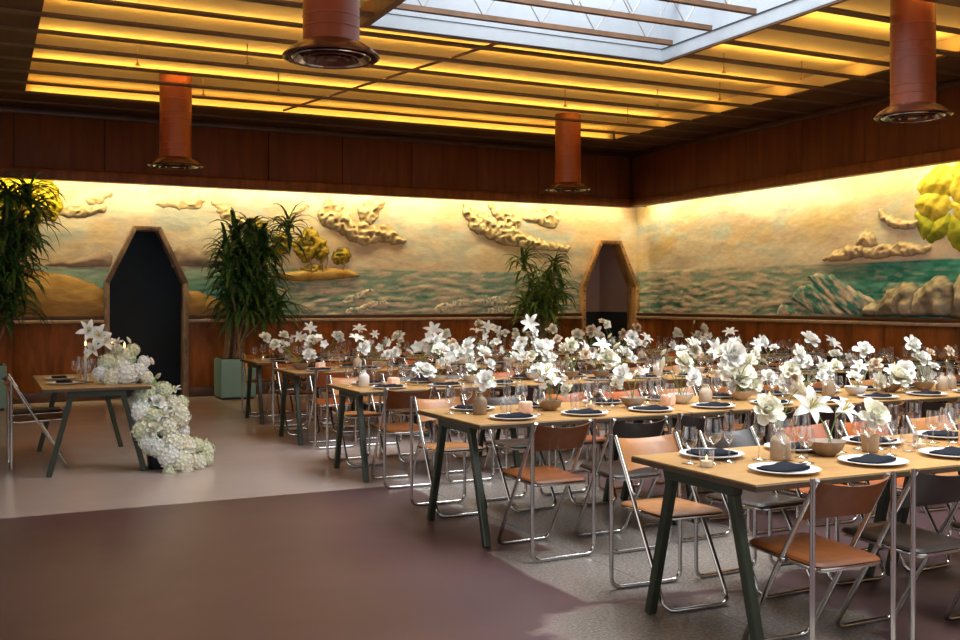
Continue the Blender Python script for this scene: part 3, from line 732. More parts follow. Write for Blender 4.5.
def planter(x, y, w, h, label, heads, mat, seed, R=0.50, n=40):
    rnd = random.Random(seed); leaf.ymax = 15.90 - y
    t = thing('potted_dracaena', label, 'potted plant', (x, y, 0), group='potted dracaenas along the mural')
    b = MB().box(-w / 2, w / 2, -w / 2, w / 2, 0.03, h).build('planter_box', 'planter_teal', t, bevel=0.025)
    MB().box(-w / 2 + 0.03, w / 2 - 0.03, -w / 2 + 0.03, w / 2 - 0.03, 0, 0.032).build('plinth', 'nail_black', t)
    MB().box(-w / 2 + 0.05, w / 2 - 0.05, -w / 2 + 0.05, w / 2 - 0.05, h - 0.01, h + 0.012).build('soil', 'soil', t)
    for hx, hy, hz in heads:
        bx, by = rnd.uniform(-w * .3, w * .3), rnd.uniform(-w * .25, w * .25)
        p = [(bx, by, h), (bx + (hx - bx) * .15 + rnd.uniform(-.04, .04), by + (hy - by) * .2, h + (hz - h) * .35), (bx + (hx - bx) * .65, by + (hy - by) * .6, h + (hz - h) * .75), (hx, hy, hz)]
        MB().tube(p, [0.024, 0.02, 0.017, 0.012], 6).build('cane', 'cane', t, True)
        rosette('leaf_rosette', (hx, hy, hz), R * rnd.uniform(0.85, 1.1), n, mat, rnd, t)
        if hz - h > 0.9:
            q = Vector(p[2]); rosette('leaf_rosette', (q.x, q.y, q.z + 0.1), R, n // 2, mat, rnd, t)
    return t
def heads_px(lst, cx, cy, v, rnd):
    out = []
    for x, y in lst:
        p, _ = on_y(x, y, v); out.append((p.x - cx, min(0.17, rnd.uniform(-0.28, 0.14)), p.z))
    return out
rr = random.Random(5)
planter(3.44, 15.45, 0.52, 0.60, 'tall dark green dracaena in a teal box between navy doorway and tables',
        heads_px([(236, 232), (252, 226), (262, 238), (228, 250), (244, 250), (266, 258), (226, 272), (240, 275), (255, 275), (268, 285), (230, 296), (246, 300), (260, 304), (275, 305), (237, 312), (288, 226)], 3.44, 15.45, 15.4, rr), 'plant_leaf', 21)
planter(0.06, 15.28, 0.52, 0.60, 'tall dracaena in a teal box before the golden palm relief',
        heads_px([(8, 196), (28, 192), (-8, 210), (12, 222), (32, 214), (-4, 240), (14, 248), (26, 240), (4, 268), (18, 276), (-12, 275), (2, 298), (14, 302)], 0.06, 15.28, 15.2, rr), 'plant_leaf', 22)
planter(8.76, 15.42, 0.52, 0.55, 'lighter green dracaena standing by the pale pine doorway',
        heads_px([(550, 262), (552, 275), (526, 258), (535, 290), (549, 292), (560, 288), (526, 300), (541, 305), (555, 306), (532, 316), (548, 318)], 8.76, 15.42, 15.4, rr), 'plant_leaf_light', 23, 0.44, 32)

# ------------------------------------------------------------------ tables
TH = 0.735
TABLE_MESH = {}
def table_meshes(L, Wd):
    key = (round(L, 3), round(Wd, 3))
    if key in TABLE_MESH: return TABLE_MESH[key]
    top = MB().box(-L / 2 + 0.004, L / 2 - 0.004, -Wd / 2 + 0.004, Wd / 2 - 0.004, TH - 0.006, TH).mesh('table_top', 'table_oak')
    edge = bevel_mesh(MB().box(-L / 2, L / 2, -Wd / 2, Wd / 2, TH - 0.030, TH - 0.0045).mesh('table_edge', 'table_edge'), 0.003, 1)
    beam = bevel_mesh(MB().box(-0.03, 0.03, -0.235, 0.235, TH - 0.082, TH - 0.030).mesh('trestle_beam', 'steel_green'), 0.006, 1)
    legs = [bevel_mesh(MB().bar((0, s * 0.205, TH - 0.062), (0, s * (Wd / 2 - 0.05), 0.0), 0.044, 0.044, (1, 0, 0)).mesh('leg', 'steel_green'), 0.005, 1) for s in (-1, 1)]
    TABLE_MESH[key] = (top, edge, beam, legs); return TABLE_MESH[key]
def table(x, y, L, Wd, rz, label, group, dz=0.0):
    top, edge, beam, legs = table_meshes(L, Wd)
    t = thing('trestle_table', label, 'table', (x, y, dz), rz, group)
    obj('table_top', top, t); obj('edge_band', edge, t)
    for s in (-1, 1):
        b = obj('trestle_beam', beam, t); b.location = (s * (L / 2 - 0.075), 0, 0)
        for lg in legs: obj('leg', lg, b)
    return t

# ------------------------------------------------------------------ chairs
def chair_parts():
    P = []
    r = 0.0115
    xo, yb, ht = 0.205, -0.21, 0.785
    P.append(('back_frame', MB().tube(arc_path([(-xo, yb, ht), (-xo, yb + 0.005, r + 0.001), (xo, yb + 0.005, r + 0.001), (xo, yb, ht)], 0.055), r, 8).mesh('back_frame', 'chrome', 60), None))
    xi, yt, yf = 0.181, -0.208, 0.245
    P.append(('leg_frame', MB().tube(arc_path([(-xi, yt, ht - 0.008), (-xi, yf, r + 0.001), (xi, yf, r + 0.001), (xi, yt, ht - 0.008)], 0.055), r, 8).mesh('leg_frame', 'chrome', 60), None))
    zs_ = lambda y: 0.432 + 0.03 * (y + 0.2)
    loop = []
    xs, y0, y1, rc = 0.166, -0.20, 0.235, 0.045
    for cx, cy, a0 in ((xs - rc, y1 - rc, 0), (-xs + rc, y1 - rc, 90), (-xs + rc, y0 + rc, 180), (xs - rc, y0 + rc, 270)):
        for k in range(5):
            a = math.radians(a0 + 22.5 * k); loop.append((cx + rc * math.cos(a), cy + rc * math.sin(a), zs_(cy + rc * math.sin(a)) - 0.006))
    P.append(('seat_frame', MB().tube(loop, 0.009, 6, closed=True).mesh('seat_frame', 'chrome', 60), None))
    # seat pad: gently dished rounded slab
    m = MB(); n = len(loop); cx, cy = 0, 0.018
    rings = [(1.0, 0.006), (1.02, 0.012), (0.97, 0.021), (0.7, 0.019), (0.35, 0.015)]
    vs = []; fs = []
    for s_, dz in rings:
        for p in loop: vs.append((cx + (p[0] - cx) * s_, cy + (p[1] - cy) * s_, p[2] + dz))
    for i in range(len(rings) - 1):
        for k in range(n): fs.append((i * n + k, i * n + (k + 1) % n, (i + 1) * n + (k + 1) % n, (i + 1) * n + k))
    fs.append(tuple((len(rings) - 1) * n + k for k in range(n))); fs.append(tuple(range(n))[::-1]); m.add(vs, fs)
    P.append(('seat', m, 'leather'))
    # sling backrest stretched between the sloping tubes
    m = MB(); vs = []; fs = []; nx, nz = 12, 4
    for side in (0, 1):
        for j in range(nz + 1):
            t = j / nz; z = 0.606 + (0.772 - 0.606) * t
            yl = yt + (yf - yt) * (1 - (z - r) / (ht - 0.008 - r))
            for i in range(nx + 1):
                s_ = i / nx * 2 - 1; bow = (1 - s_ * s_) ** 0.9
                vs.append((s_ * (xi + 0.008), yl - 0.055 * bow - (0.006 if side else -0.006), z + (0.012 * bow if j == 0 else -0.022 * bow if j == nz else 0)))
    st = (nx + 1) * (nz + 1)
    for j in range(nz):
        for i in range(nx):
            a = j * (nx + 1) + i
            fs.append((a, a + 1, a + nx + 2, a + nx + 1)); fs.append((st + a, st + a + nx + 1, st + a + nx + 2, st + a + 1))
    brd = [i for i in range(nx + 1)] + [j * (nx + 1) + nx for j in range(1, nz + 1)] + [nz * (nx + 1) + i for i in range(nx - 1, -1, -1)] + [j * (nx + 1) for j in range(nz - 1, 0, -1)]
    for k in range(len(brd)):
        a, b_ = brd[k], brd[(k + 1) % len(brd)]; fs.append((b_, a, st + a, st + b_))
    m.add(vs, fs); P.append(('backrest', m, 'leather'))
    return P
CH = chair_parts()
LEATHER = {}
for col in ('leather_cognac', 'leather_tan', 'leather_dark', 'leather_orange'):
    LEATHER[col] = {nm: m.mesh(nm, col, 45) for nm, m, k in CH if k}
BOLT = MB().tube([(-0.008, 0, 0), (0.008, 0, 0)], 0.011, 8).mesh('hinge_bolt', 'chrome', True)
def chair(x, y, rz, col, label, group):
    t = thing('folding_chair', label, 'chair', (x, y, 0), rz, group)
    for nm, m, k in CH: obj(nm, LEATHER[col][nm] if k else m, t)
    for s in (-1, 1):
        b = obj('hinge_bolt', BOLT, t); b.location = (s * 0.186, -0.012, 0.43)
    return t
LNAME = {'leather_cognac': 'brown', 'leather_tan': 'tan', 'leather_dark': 'black', 'leather_orange': 'orange'}

# ------------------------------------------------------------------ tableware
def gl_mesh(name, prof, n=14):
    m = MB(); m.captop = False; m.lathe(prof, n); return m.mesh(name, 'glass', 'all')
FOOT = [(0.034, 0.0), (0.034, 0.002), (0.012, 0.005), (0.0042, 0.012)]
GL = {
    'red_wine_glass': (0.20, [(0.0042, 0.085), (0.012, 0.092), (0.030, 0.105), (0.040, 0.128), (0.0415, 0.145), (0.038, 0.175), (0.0335, 0.20)], 0.087),
    'champagne_flute': (0.215, [(0.0042, 0.085), (0.012, 0.095), (0.022, 0.112), (0.0255, 0.14), (0.0255, 0.17), (0.0225, 0.215)], 0.087),
    'white_wine_glass': (0.165, [(0.0042, 0.065), (0.014, 0.072), (0.030, 0.085), (0.035, 0.105), (0.035, 0.12), (0.031, 0.145), (0.028, 0.165)], 0.067),
}
GM = {}
for k, (h, bowl, st) in GL.items():
    GM[k] = (gl_mesh('bowl', bowl), gl_mesh('stem', FOOT + [(0.0038, 0.04), (0.0045, st)], 10), gl_mesh(k, FOOT + [(0.0038, 0.04)] + bowl, 12))
TUMB = gl_mesh('water_tumbler', [(0.030, 0.0), (0.032, 0.004), (0.040, 0.05), (0.041, 0.07), (0.036, 0.115)])
GNM = {'red_wine_glass': 'tall red wine glass', 'champagne_flute': 'slim champagne flute', 'white_wine_glass': 'small white wine glass'}
def glass(kind, x, y, z, label, group, near):
    bowl, stem, whole = GM[kind]
    if near:
        t = thing(kind, label, 'wine glass', (x, y, z), 0, group); obj('bowl', bowl, t); obj('stem', stem, t)
    else:
        t = tag(obj(kind, whole), label, 'wine glass', group); t.location = (x, y, z)
    return t
pm = MB(); PLATE = pm.lathe([(0.085, 0.0), (0.092, 0.004), (0.148, 0.016), (0.150, 0.019), (0.145, 0.020), (0.098, 0.010), (0.092, 0.008), (0.0004, 0.008)], 32).mesh('dinner_plate', 'porcelain', 50)
def nap_mesh():
    m = MB(); vs = []; fs = []; nx, ny = 10, 8; rnd = random.Random(3)
    def hh(i, j, top):
        x = i / nx - 0.5; y = j / ny - 0.5
        return (0.017 + 0.004 * math.sin(7 * x + 2) * math.cos(5 * y) + (0.004 if x > 0 else 0)) if top else 0.0
    for top in (1, 0):
        for j in range(ny + 1):
            for i in range(nx + 1):
                x = (i / nx - 0.5) * 0.20; y = (j / ny - 0.5) * 0.125
                e = min(i, nx - i, j, ny - j) == 0
                vs.append((x * (1 + 0.02 * math.sin(9 * y * 10)), y * (1 + 0.03 * math.sin(40 * x)), hh(i, j, top) * (0.55 if e else 1)))
    st = (nx + 1) * (ny + 1)
    for j in range(ny):
        for i in range(nx):
            a = j * (nx + 1) + i; fs.append((a, a + 1, a + nx + 2, a + nx + 1)); fs.append((st + a, st + a + nx + 1, st + a + nx + 2, st + a + 1))
    brd = [i for i in range(nx + 1)] + [j * (nx + 1) + nx for j in range(1, ny + 1)] + [ny * (nx + 1) + i for i in range(nx - 1, -1, -1)] + [j * (nx + 1) for j in range(ny - 1, 0, -1)]
    for k in range(len(brd)):
        a, b_ = brd[k], brd[(k + 1) % len(brd)]; fs.append((b_, a, st + a, st + b_))
    return m.add(vs, fs).mesh('napkin', 'napkin', 60)
NAP = nap_mesh()

VOT = gl_mesh('votive_glass', [(0.028, 0.0), (0.030, 0.003), (0.034, 0.075)])
CAN = MB().lathe([(0.026, 0.003), (0.026, 0.028), (0.002, 0.026)], 12).mesh('candle', 'wax', True)
FLM = MB().lathe([(0.0005, 0.029), (0.005, 0.037), (0.004, 0.044), (0.0003, 0.054)], 8).mesh('flame', 'flame', True)
def votive(x, y, z, label, group):
    t = thing('votive_candle', label, 'candle', (x, y, z), 0, group); obj('votive_glass', VOT, t); c = obj('candle', CAN, t); obj('flame', FLM, c)
ALB = bevel_mesh(MB().box(-0.042, 0.042, -0.042, 0.042, 0, 0.075).mesh('stone_block', 'alabaster'), 0.012, 2)
def block(x, y, z, rz, label, group):
    t = thing('candle_block', label, 'candle', (x, y, z), rz, group); obj('stone_block', ALB, t)
def lathe_me(name, prof, mat, n=18): return MB().lathe(prof, n).mesh(name, mat, 60)
VASES = {
    'bottle': lambda mt: lathe_me('vase_body', [(0.040, 0.0), (0.046, 0.004), (0.047, 0.075), (0.043, 0.095), (0.026, 0.112), (0.017, 0.118), (0.017, 0.136), (0.020, 0.140), (0.014, 0.138)], mt),
    'bowl': lambda mt: lathe_me('vase_body', [(0.035, 0.0), (0.040, 0.006), (0.070, 0.03), (0.088, 0.07), (0.084, 0.07), (0.06, 0.045)], mt),
    'cup': lambda mt: lathe_me('vase_body', [(0.032, 0.0), (0.038, 0.004), (0.044, 0.085), (0.040, 0.085), (0.036, 0.06)], mt)}
VM = {(k, mt): f(mt) for k, f in VASES.items() for mt in ('ceramic_beige', 'ceramic_white', 'ceramic_brown')}

# ------------------------------------------------------------------ flowers
def petal(mb, a, L, w, tilt, curl, cup=0.25, base=0.0, z0=0.0, n=4, blunt=False):
    """petal leaving the axis at angle a; tilt = start elevation, curl = bend outward per unit"""
    ca, sa = math.cos(a), math.sin(a); r = base; z = z0; e = tilt; vs = []; fs = []
    for i in range(n + 1):
        t = i / n; ww = w * math.sin(PI * min(1, 0.16 + 0.84 * t)) ** 0.8 * (1 if t < 1 else 0.0) + 0.002
        if blunt: ww = w * math.sqrt(max(0.02, 1 - ((t - 0.62) / 0.64) ** 2)) * (0.75 if i == n else 1)
        for s_ in (-1, 0, 1):
            x, y = r + 0, s_ * ww / 2
            zz = z + abs(s_) * ww * cup * math.cos(e); xx = x - abs(s_) * ww * cup * math.sin(e)
            vs.append((xx * ca - y * sa, xx * sa + y * ca, zz))
        r += L / n * math.cos(e); z += L / n * math.sin(e); e -= curl / n
    for i in range(n):
        k = i * 3; fs += [(k, k + 1, k + 4, k + 3), (k + 1, k + 2, k + 5, k + 4)]
    mb.add(vs, fs)
def lily_mesh(mat, seed):
    rnd = random.Random(seed); m = MB()
    for k in range(6): petal(m, k * PI / 3 + rnd.uniform(-.1, .1), 0.62, 0.21 if k % 2 else 0.26, 0.95 + rnd.uniform(-.1, .1), 1.5 + rnd.uniform(-.2, .3), 0.2, 0.02, 0.0, 5)
    m2 = MB()
    return m.mesh('lily', mat, 'all')
def rose_mesh(mat, seed):
    rnd = random.Random(seed); m = MB()
    for ring, (n, L, tl, cu, b, w) in enumerate([(3, 0.40, 1.55, -0.3, 0.04, 0.30), (4, 0.44, 1.45, -0.1, 0.08, 0.36), (5, 0.48, 1.15, 0.25, 0.10, 0.42), (6, 0.52, 0.75, 0.5, 0.10, 0.46), (6, 0.50, 0.35, 0.6, 0.10, 0.46)]):
        for k in range(n): petal(m, (k + 0.5 * ring) * 2 * PI / n + rnd.uniform(-.2, .2), L * rnd.uniform(.9, 1.1), w, tl + rnd.uniform(-.1, .1), cu, 0.28, b, 0.0, 4)
    m.lathe([(0.03, 0.0), (0.16, 0.12), (0.19, 0.27), (0.13, 0.38), (0.0005, 0.43)], 9)
    return m.mesh('rose', mat, 'all')
def peony_mesh(mat, seed, n=30, openness=1.0):
    rnd = random.Random(seed); m = MB()
    for i in range(n):
        t = i / (n - 1)
        petal(m, i * 2.39996 + rnd.uniform(-.2, .2), (0.30 + 0.24 * t) * rnd.uniform(.9, 1.1), 0.26 + 0.14 * t, 1.5 - 1.25 * t * openness + rnd.uniform(-.15, .15), -0.5 + 0.9 * t, 0.22, 0.015 + 0.07 * t, 0.10 * (1 - t), 4, True)
    return m.mesh('peony', mat, 'all')
def puff_mesh(mat, seed, n=70):
    rnd = random.Random(seed); m = MB()
    for i in range(n):
        z = 1 - 2 * (i + 0.5) / n; r = math.sqrt(1 - z * z); a = i * 2.39996
        d = Vector((r * math.cos(a), r * math.sin(a), z)); c = d * 0.5 * rnd.uniform(0.86, 1.06)
        x = d.cross(Vector((0.2, 0.3, 0.9))).normalized(); y = d.cross(x); ro = rnd.uniform(0, PI); s_ = 0.125 * rnd.uniform(0.8, 1.2)
        for k in range(4):
            b1 = ro + k * PI / 2; u = x * math.cos(b1) + y * math.sin(b1); w = x * -math.sin(b1) + y * math.cos(b1)
            m.add([c - d * 0.05, c + u * s_ * 0.6 - w * s_ * 0.45 + d * 0.02, c + u * s_ + d * 0.03, c + u * s_ * 0.6 + w * s_ * 0.45 + d * 0.02], [(0, 1, 2, 3)])
    m.lathe([(0.0005, -0.44), (0.25, -0.36), (0.40, -0.18), (0.44, 0), (0.40, 0.18), (0.25, 0.36), (0.0005, 0.44)], 12)
    return m.mesh('hydrangea', mat, 'all')
def orchid_mesh(mat, seed):
    rnd = random.Random(seed); m = MB()
    for k in range(5):
        c = Vector((rnd.uniform(-.22, .22), rnd.uniform(-.22, .22), (k - 2) * 0.2)); ax = rnd.uniform(0, 2 * PI)
        t = MB()
        for j in range(5): petal(t, j * 2 * PI / 5, 0.30, 0.24, 0.35, 0.5, 0.15, 0.01, 0.0, 3)
        M4 = Matrix.Translation(c) @ Matrix.Rotation(ax, 4, 'Z') @ Matrix.Rotation(rnd.uniform(0.7, 1.5), 4, 'X')
        m.add([M4 @ Vector(v) for v in t.v], t.f)
    return m.mesh('orchid', mat, 'all')
def bud_mesh(mat):
    return MB().lathe([(0.0005, -0.5), (0.10, -0.35), (0.17, -0.1), (0.15, 0.15), (0.06, 0.42), (0.001, 0.5)], 8).mesh('flower_bud', mat, True)
BL = {'lily': [lily_mesh('petal_white', i) for i in range(3)], 'rose': [peony_mesh('petal_white', 1, 22), peony_mesh('petal_cream', 2, 26), peony_mesh('petal_white', 3, 24)], 'peony': [peony_mesh('petal_white', 6, 44), peony_mesh('petal_cream', 7, 44)],
      'tan': [peony_mesh('petal_tan', 4, 20)], 'hyd': [puff_mesh('petal_white', 1), puff_mesh('petal_cream', 2)], 'hydg': [puff_mesh('petal_green', 5)],
      'orchid': [orchid_mesh('petal_white', i) for i in range(2)], 'bud': [bud_mesh('petal_green'), bud_mesh('petal_cream')]}
STAM = MB()
for k in range(6):
    a = k * PI / 3 + 0.3; STAM.tube([(0, 0, 0.05), (0.10 * math.cos(a), 0.10 * math.sin(a), 0.42)], [0.008, 0.02], 4)
STAM = STAM.mesh('stamens', 'pollen')
BNAME = {'peony': 'peony', 'lily': 'lily', 'rose': 'rose', 'tan': 'rose', 'hyd': 'hydrangea', 'hydg': 'hydrangea', 'orchid': 'orchid', 'bud': 'flower_bud'}
rb = random.Random(77)
def bloom(kind, loc, size, parent, face=None, near=False):
    me = rb.choice(BL[kind]); o = obj(BNAME[kind], me, parent)
    s_ = size * (1.1 if kind == 'lily' else 1.15)
    if face is None: face = Vector((rb.uniform(-.8, .4), rb.uniform(-1.3, -.2), rb.uniform(0.2, 1.0)))
    q = Vector(face).to_track_quat('Z', 'Y')
    sc_ = s_ if kind in ('hyd', 'hydg', 'orchid', 'bud') else s_ * 1.02
    o.matrix_local = Matrix.Translation(loc) @ q.to_matrix().to_4x4() @ Matrix.Rotation(rb.uniform(0, 6), 4, 'Z') @ Matrix.Diagonal((sc_, sc_, sc_, 1))
    if kind == 'lily' and near:
        st = obj('stamens', STAM, o)
    return o

# ------------------------------------------------------------------ the five rows
ROWS = [  # centre y, aisle end x, depth of table, tables
    dict(v=3.58, u0=2.74, W=0.86, n=3), dict(v=5.86, u0=2.62, W=0.95, n=4), dict(v=8.21, u0=2.72, W=0.87, n=5), dict(v=10.50, u0=2.84, W=0.86, n=5), dict(v=12.40, u0=2.92, W=0.86, n=5)]
TL = 1.54
ORD = ['first', 'second', 'third', 'fourth', 'fifth', 'sixth', 'seventh', 'eighth', 'ninth', 'tenth', 'eleventh', 'twelfth', 'thirteenth', 'fourteenth', 'fifteenth']
RN = ['fifth', 'fourth', 'third', 'second', 'first']       # counted from the long mural
REG = []
def free(ri, x, y, r):
    return all(q[0] != ri or math.hypot(q[1] - x, q[2] - y) > q[3] + r for q in REG)
def settle(ri, x, y, r, steps=((0, 0), (0.03, 0), (-0.03, 0), (0, 0.035), (0, -0.035), (0.05, 0.03), (-0.05, 0.03), (0.05, -0.03), (-0.05, -0.03), (0.08, 0), (-0.08, 0), (0, 0.07), (0, -0.07))):
    for dx, dy in steps:
        if free(ri, x + dx, y + dy, r): return x + dx, y + dy
    return None
# ------------------------------------------------------------------ flowers on the rows, from the photograph's bloom positions
BLOOMS = [(265, 338, 9, 'rose'), (285, 336, 8, 'rose'), (276, 345, 9, 'rose'), (310, 329, 13, 'lily'), (299, 337, 11, 'lily'), (319, 340, 14, 'orchid'), (309, 346, 10, 'orchid'), (308, 355, 10, 'rose'), (339, 336, 8, 'rose'),
 (352, 340, 15, 'lily'), (361, 331, 14, 'lily'), (364, 348, 12, 'rose'), (372, 335, 9, 'lily'), (386, 343, 14, 'orchid'), (396, 337, 11, 'rose'), (400, 348, 10, 'orchid'), (393, 352, 8, 'rose'),
 (420, 372, 18, 'hyd'), (432, 332, 18, 'lily'), (430, 343, 20, 'orchid'), (440, 340, 14, 'lily'), (445, 334, 8, 'rose'), (454, 344, 9, 'tan'), (450, 350, 10, 'rose'), (445, 362, 15, 'orchid'), (438, 350, 12, 'rose'),
 (473, 333, 14, 'lily'), (479, 321, 6, 'bud'), (489, 328, 14, 'lily'), (486, 341, 13, 'orchid'), (470, 345, 12, 'rose'), (498, 343, 8, 'rose'), (505, 334, 8, 'rose'), (517, 342, 10, 'rose'), (525, 349, 10, 'rose'), (483, 354, 14, 'rose'), (475, 362, 15, 'orchid'), (467, 352, 10, 'rose'),
 (529, 324, 18, 'lily'), (525, 331, 7, 'bud'), (533, 336, 11, 'orchid'), (537, 342, 11, 'orchid'), (551, 329, 8, 'rose'), (557, 339, 7, 'tan'), (568, 345, 12, 'rose'), (540, 348, 14, 'rose'), (549, 348, 14, 'rose'), (558, 348, 7, 'bud'), (549, 359, 11, 'rose'), (518, 359, 13, 'rose'), (531, 357, 8, 'rose'), (571, 357, 8, 'bud'),
 (482, 381, 17, 'rose'), (550, 376, 26, 'lily'), (561, 386, 26, 'lily'), (541, 371, 9, 'bud'),
 (607, 323, 8, 'tan'), (633, 328, 8, 'tan'), (590, 330, 8, 'tan'), (597, 334, 16, 'lily'), (578, 335, 10, 'rose'), (612, 336, 7, 'bud'), (623, 334, 8, 'tan'), (634, 337, 10, 'rose'), (645, 340, 14, 'lily'), (626, 344, 10, 'rose'), (585, 351, 20, 'lily'), (600, 347, 17, 'lily'), (606, 360, 17, 'hyd'), (627, 355, 14, 'rose'), (632, 368, 10, 'bud'), (620, 375, 17, 'rose'), (594, 358, 12, 'lily'),
 (679, 333, 8, 'rose'), (673, 345, 8, 'rose'), (685, 344, 12, 'rose'), (692, 337, 9, 'lily'), (701, 330, 13, 'orchid'), (710, 336, 12, 'orchid'), (699, 322, 5, 'bud'), (709, 349, 20, 'lily'), (689, 351, 11, 'rose'), (674, 353, 10, 'bud'), (687, 363, 18, 'hyd'),
 (727, 334, 14, 'lily'), (733, 340, 14, 'orchid'), (733, 355, 24, 'hyd'), (751, 345, 13, 'lily'), (763, 342, 12, 'rose'), (753, 353, 11, 'orchid'), (745, 362, 13, 'rose'), (757, 365, 10, 'bud'), (722, 352, 14, 'lily'),
 (697, 378, 15, 'rose'), (748, 380, 28, 'hyd'), (738, 372, 16, 'lily'), (757, 386, 16, 'hydg'), (809, 341, 16, 'rose'), (790, 353, 14, 'rose'), (835, 346, 20, 'lily'), (808, 358, 10, 'bud'), (797, 362, 12, 'orchid'), (786, 370, 15, 'rose'), (792, 383, 20, 'hyd'), (800, 390, 14, 'rose'), (819, 368, 20, 'lily'), (832, 367, 12, 'rose'), (847, 367, 15, 'lily'), (862, 351, 15, 'rose'), (852, 358, 8, 'tan'),
 (895, 378, 22, 'hyd'), (905, 371, 16, 'hyd'), (883, 382, 14, 'hyd'), (920, 378, 13, 'rose'), (924, 346, 16, 'rose'), (932, 360, 15, 'rose'), (941, 368, 9, 'rose'), (955, 352, 10, 'tan'),
 (770, 412, 26, 'rose'), (817, 409, 36, 'lily'), (846, 413, 28, 'lily'), (875, 417, 26, 'rose')]
BLOOMS = [(x, y, s, 'peony' if k in ('hyd', 'hydg') else k) for x, y, s, k in BLOOMS]
NOM = {'peony': 0.16, 'lily': 0.155, 'rose': 0.105, 'tan': 0.09, 'hyd': 0.17, 'hydg': 0.13, 'orchid': 0.13, 'bud': 0.07}
placed = []
for x, y, s, kd in BLOOMS:
    best = None
    for ri, R in enumerate(ROWS):
        p, t = on_y(x, y, R['v'])
        if not (R['u0'] - 0.1 < p.x < R['u0'] + TL * R['n'] + 0.05): continue
        h = p.z - TH
        if h < 0.07 or h > 0.55: continue
        cost = abs(h - 0.25) / 0.15 + abs(math.log(s * t / F / NOM[kd])) * 2.2
        if best is None or cost < best[0]: best = (cost, ri, p, s * t / F)
    if best: placed.append((best[1], best[2], best[3], kd))
rv = random.Random(4)
EXTRA = []
for ri, R in enumerate(ROWS):
    L = sorted([q for q in placed if q[0] == ri], key=lambda q: q[1].x); groups = []
    for q in L:
        if groups and q[1].x - groups[-1][0][1].x < (0.20 if ri == 0 else 0.36 if ri < 3 else 0.5) and len(groups[-1]) < 8: groups[-1].append(q)
        else: groups.append([q])
    for g in groups:
        if len(g) < 2 or ri == 0: continue
        for q in list(g):
            for _ in range(1 if rv.random() < 0.75 else 2):
                z = max(TH + 0.10, q[1].z - rv.uniform(0.0, 0.11))
                g.append((ri, Vector((q[1].x + rv.uniform(-0.10, 0.10), q[1].y, z)), rv.uniform(0.065, 0.105), rv.choice(['rose', 'rose', 'orchid', 'bud', 'tan' if rv.random() < 0.3 else 'rose'])))
    for gi, g in enumerate(groups):
        cx = min(max(sum(q[1].x for q in g) / len(g), R['u0'] + 0.15), R['u0'] + TL * R['n'] - 0.15); cy = R['v'] + (0.03 if ri == 0 else rv.uniform(-0.06, 0.06))
        kinds = [q[3] for q in g]
        main = max(set(kinds), key=kinds.count)
        nm = {'lily': 'white lilies', 'rose': 'white roses', 'tan': 'tan roses', 'peony': 'white peonies', 'hyd': 'white hydrangeas', 'hydg': 'greenish hydrangeas', 'orchid': 'white orchids', 'bud': 'pale buds'}[main]
        kind = 'bottle' if len(g) == 1 else ('bowl' if len(g) > 2 else 'cup')
        mt = 'ceramic_beige' if (ri == 0 and kind == 'bottle') else rv.choice(['ceramic_beige', 'ceramic_white', 'ceramic_white', 'ceramic_brown'])
        if ri == 0 and gi < 3: kind, mt = (('bottle', 'ceramic_beige'), ('bowl', 'ceramic_brown'), ('cup', 'ceramic_beige'))[gi]
        vn_ = {'bottle': 'bottle vase', 'bowl': 'low bowl', 'cup': 'cup vase'}[kind]
        t = thing('flower_arrangement', '%s in ceramic %s, %s bouquet from aisle end, %s table row from mural' % (nm, vn_, ORD[min(gi, 14)], RN[ri]), 'flowers', (cx, cy, TH), 0, 'flower arrangements on the long tables')
        obj('vase', VM[(kind, mt)], t)
        hv = {'bottle': 0.135, 'bowl': 0.06, 'cup': 0.08}[kind]
        for q in g:
            loc = Vector((q[1].x - cx, rv.uniform(-0.10, 0.10) if ri > 0 else rv.uniform(-0.02, 0.02), q[1].z - TH))
            o = bloom(q[3], loc, q[2], t, near=ri < 2)
            r0 = 0.008 if kind == 'bottle' else 0.03
            a = Vector((rv.uniform(-r0, r0), rv.uniform(-r0, r0), hv - 0.01)); mid = a * 0.35 + loc * 0.65 + Vector((0, 0, 0.02 + 0.10 * abs(loc.z - hv)))
            mid.z = min(mid.z, loc.z)
            MB().tube([a, (a + mid) / 2 + Vector((0, 0, .01)), mid, loc], 0.0028, 5).build('flower_stem', 'stem_green', t)
        EXTRA.append((ri, cx)); REG.append((ri, cx, cy, {'bottle': 0.048, 'bowl': 0.09, 'cup': 0.045}[kind]))
rc = random.Random(99)
NEARCOL = {(0, 'a'): ['leather_cognac', 'leather_dark', 'leather_dark', 'leather_cognac'], (0, 'b'): ['leather_tan', 'leather_dark', 'leather_orange', 'leather_orange', 'leather_tan'],
           (1, 'a'): ['leather_cognac', 'leather_dark', 'leather_dark', 'leather_dark', 'leather_dark', 'leather_cognac'], (1, 'b'): ['leather_tan', 'leather_dark', 'leather_orange', 'leather_orange', 'leather_tan', 'leather_cognac'],
           (2, 'a'): ['leather_cognac', 'leather_tan', 'leather_dark', 'leather_dark'], (2, 'b'): ['leather_tan', 'leather_dark', 'leather_dark', 'leather_orange']}
rowz = {}
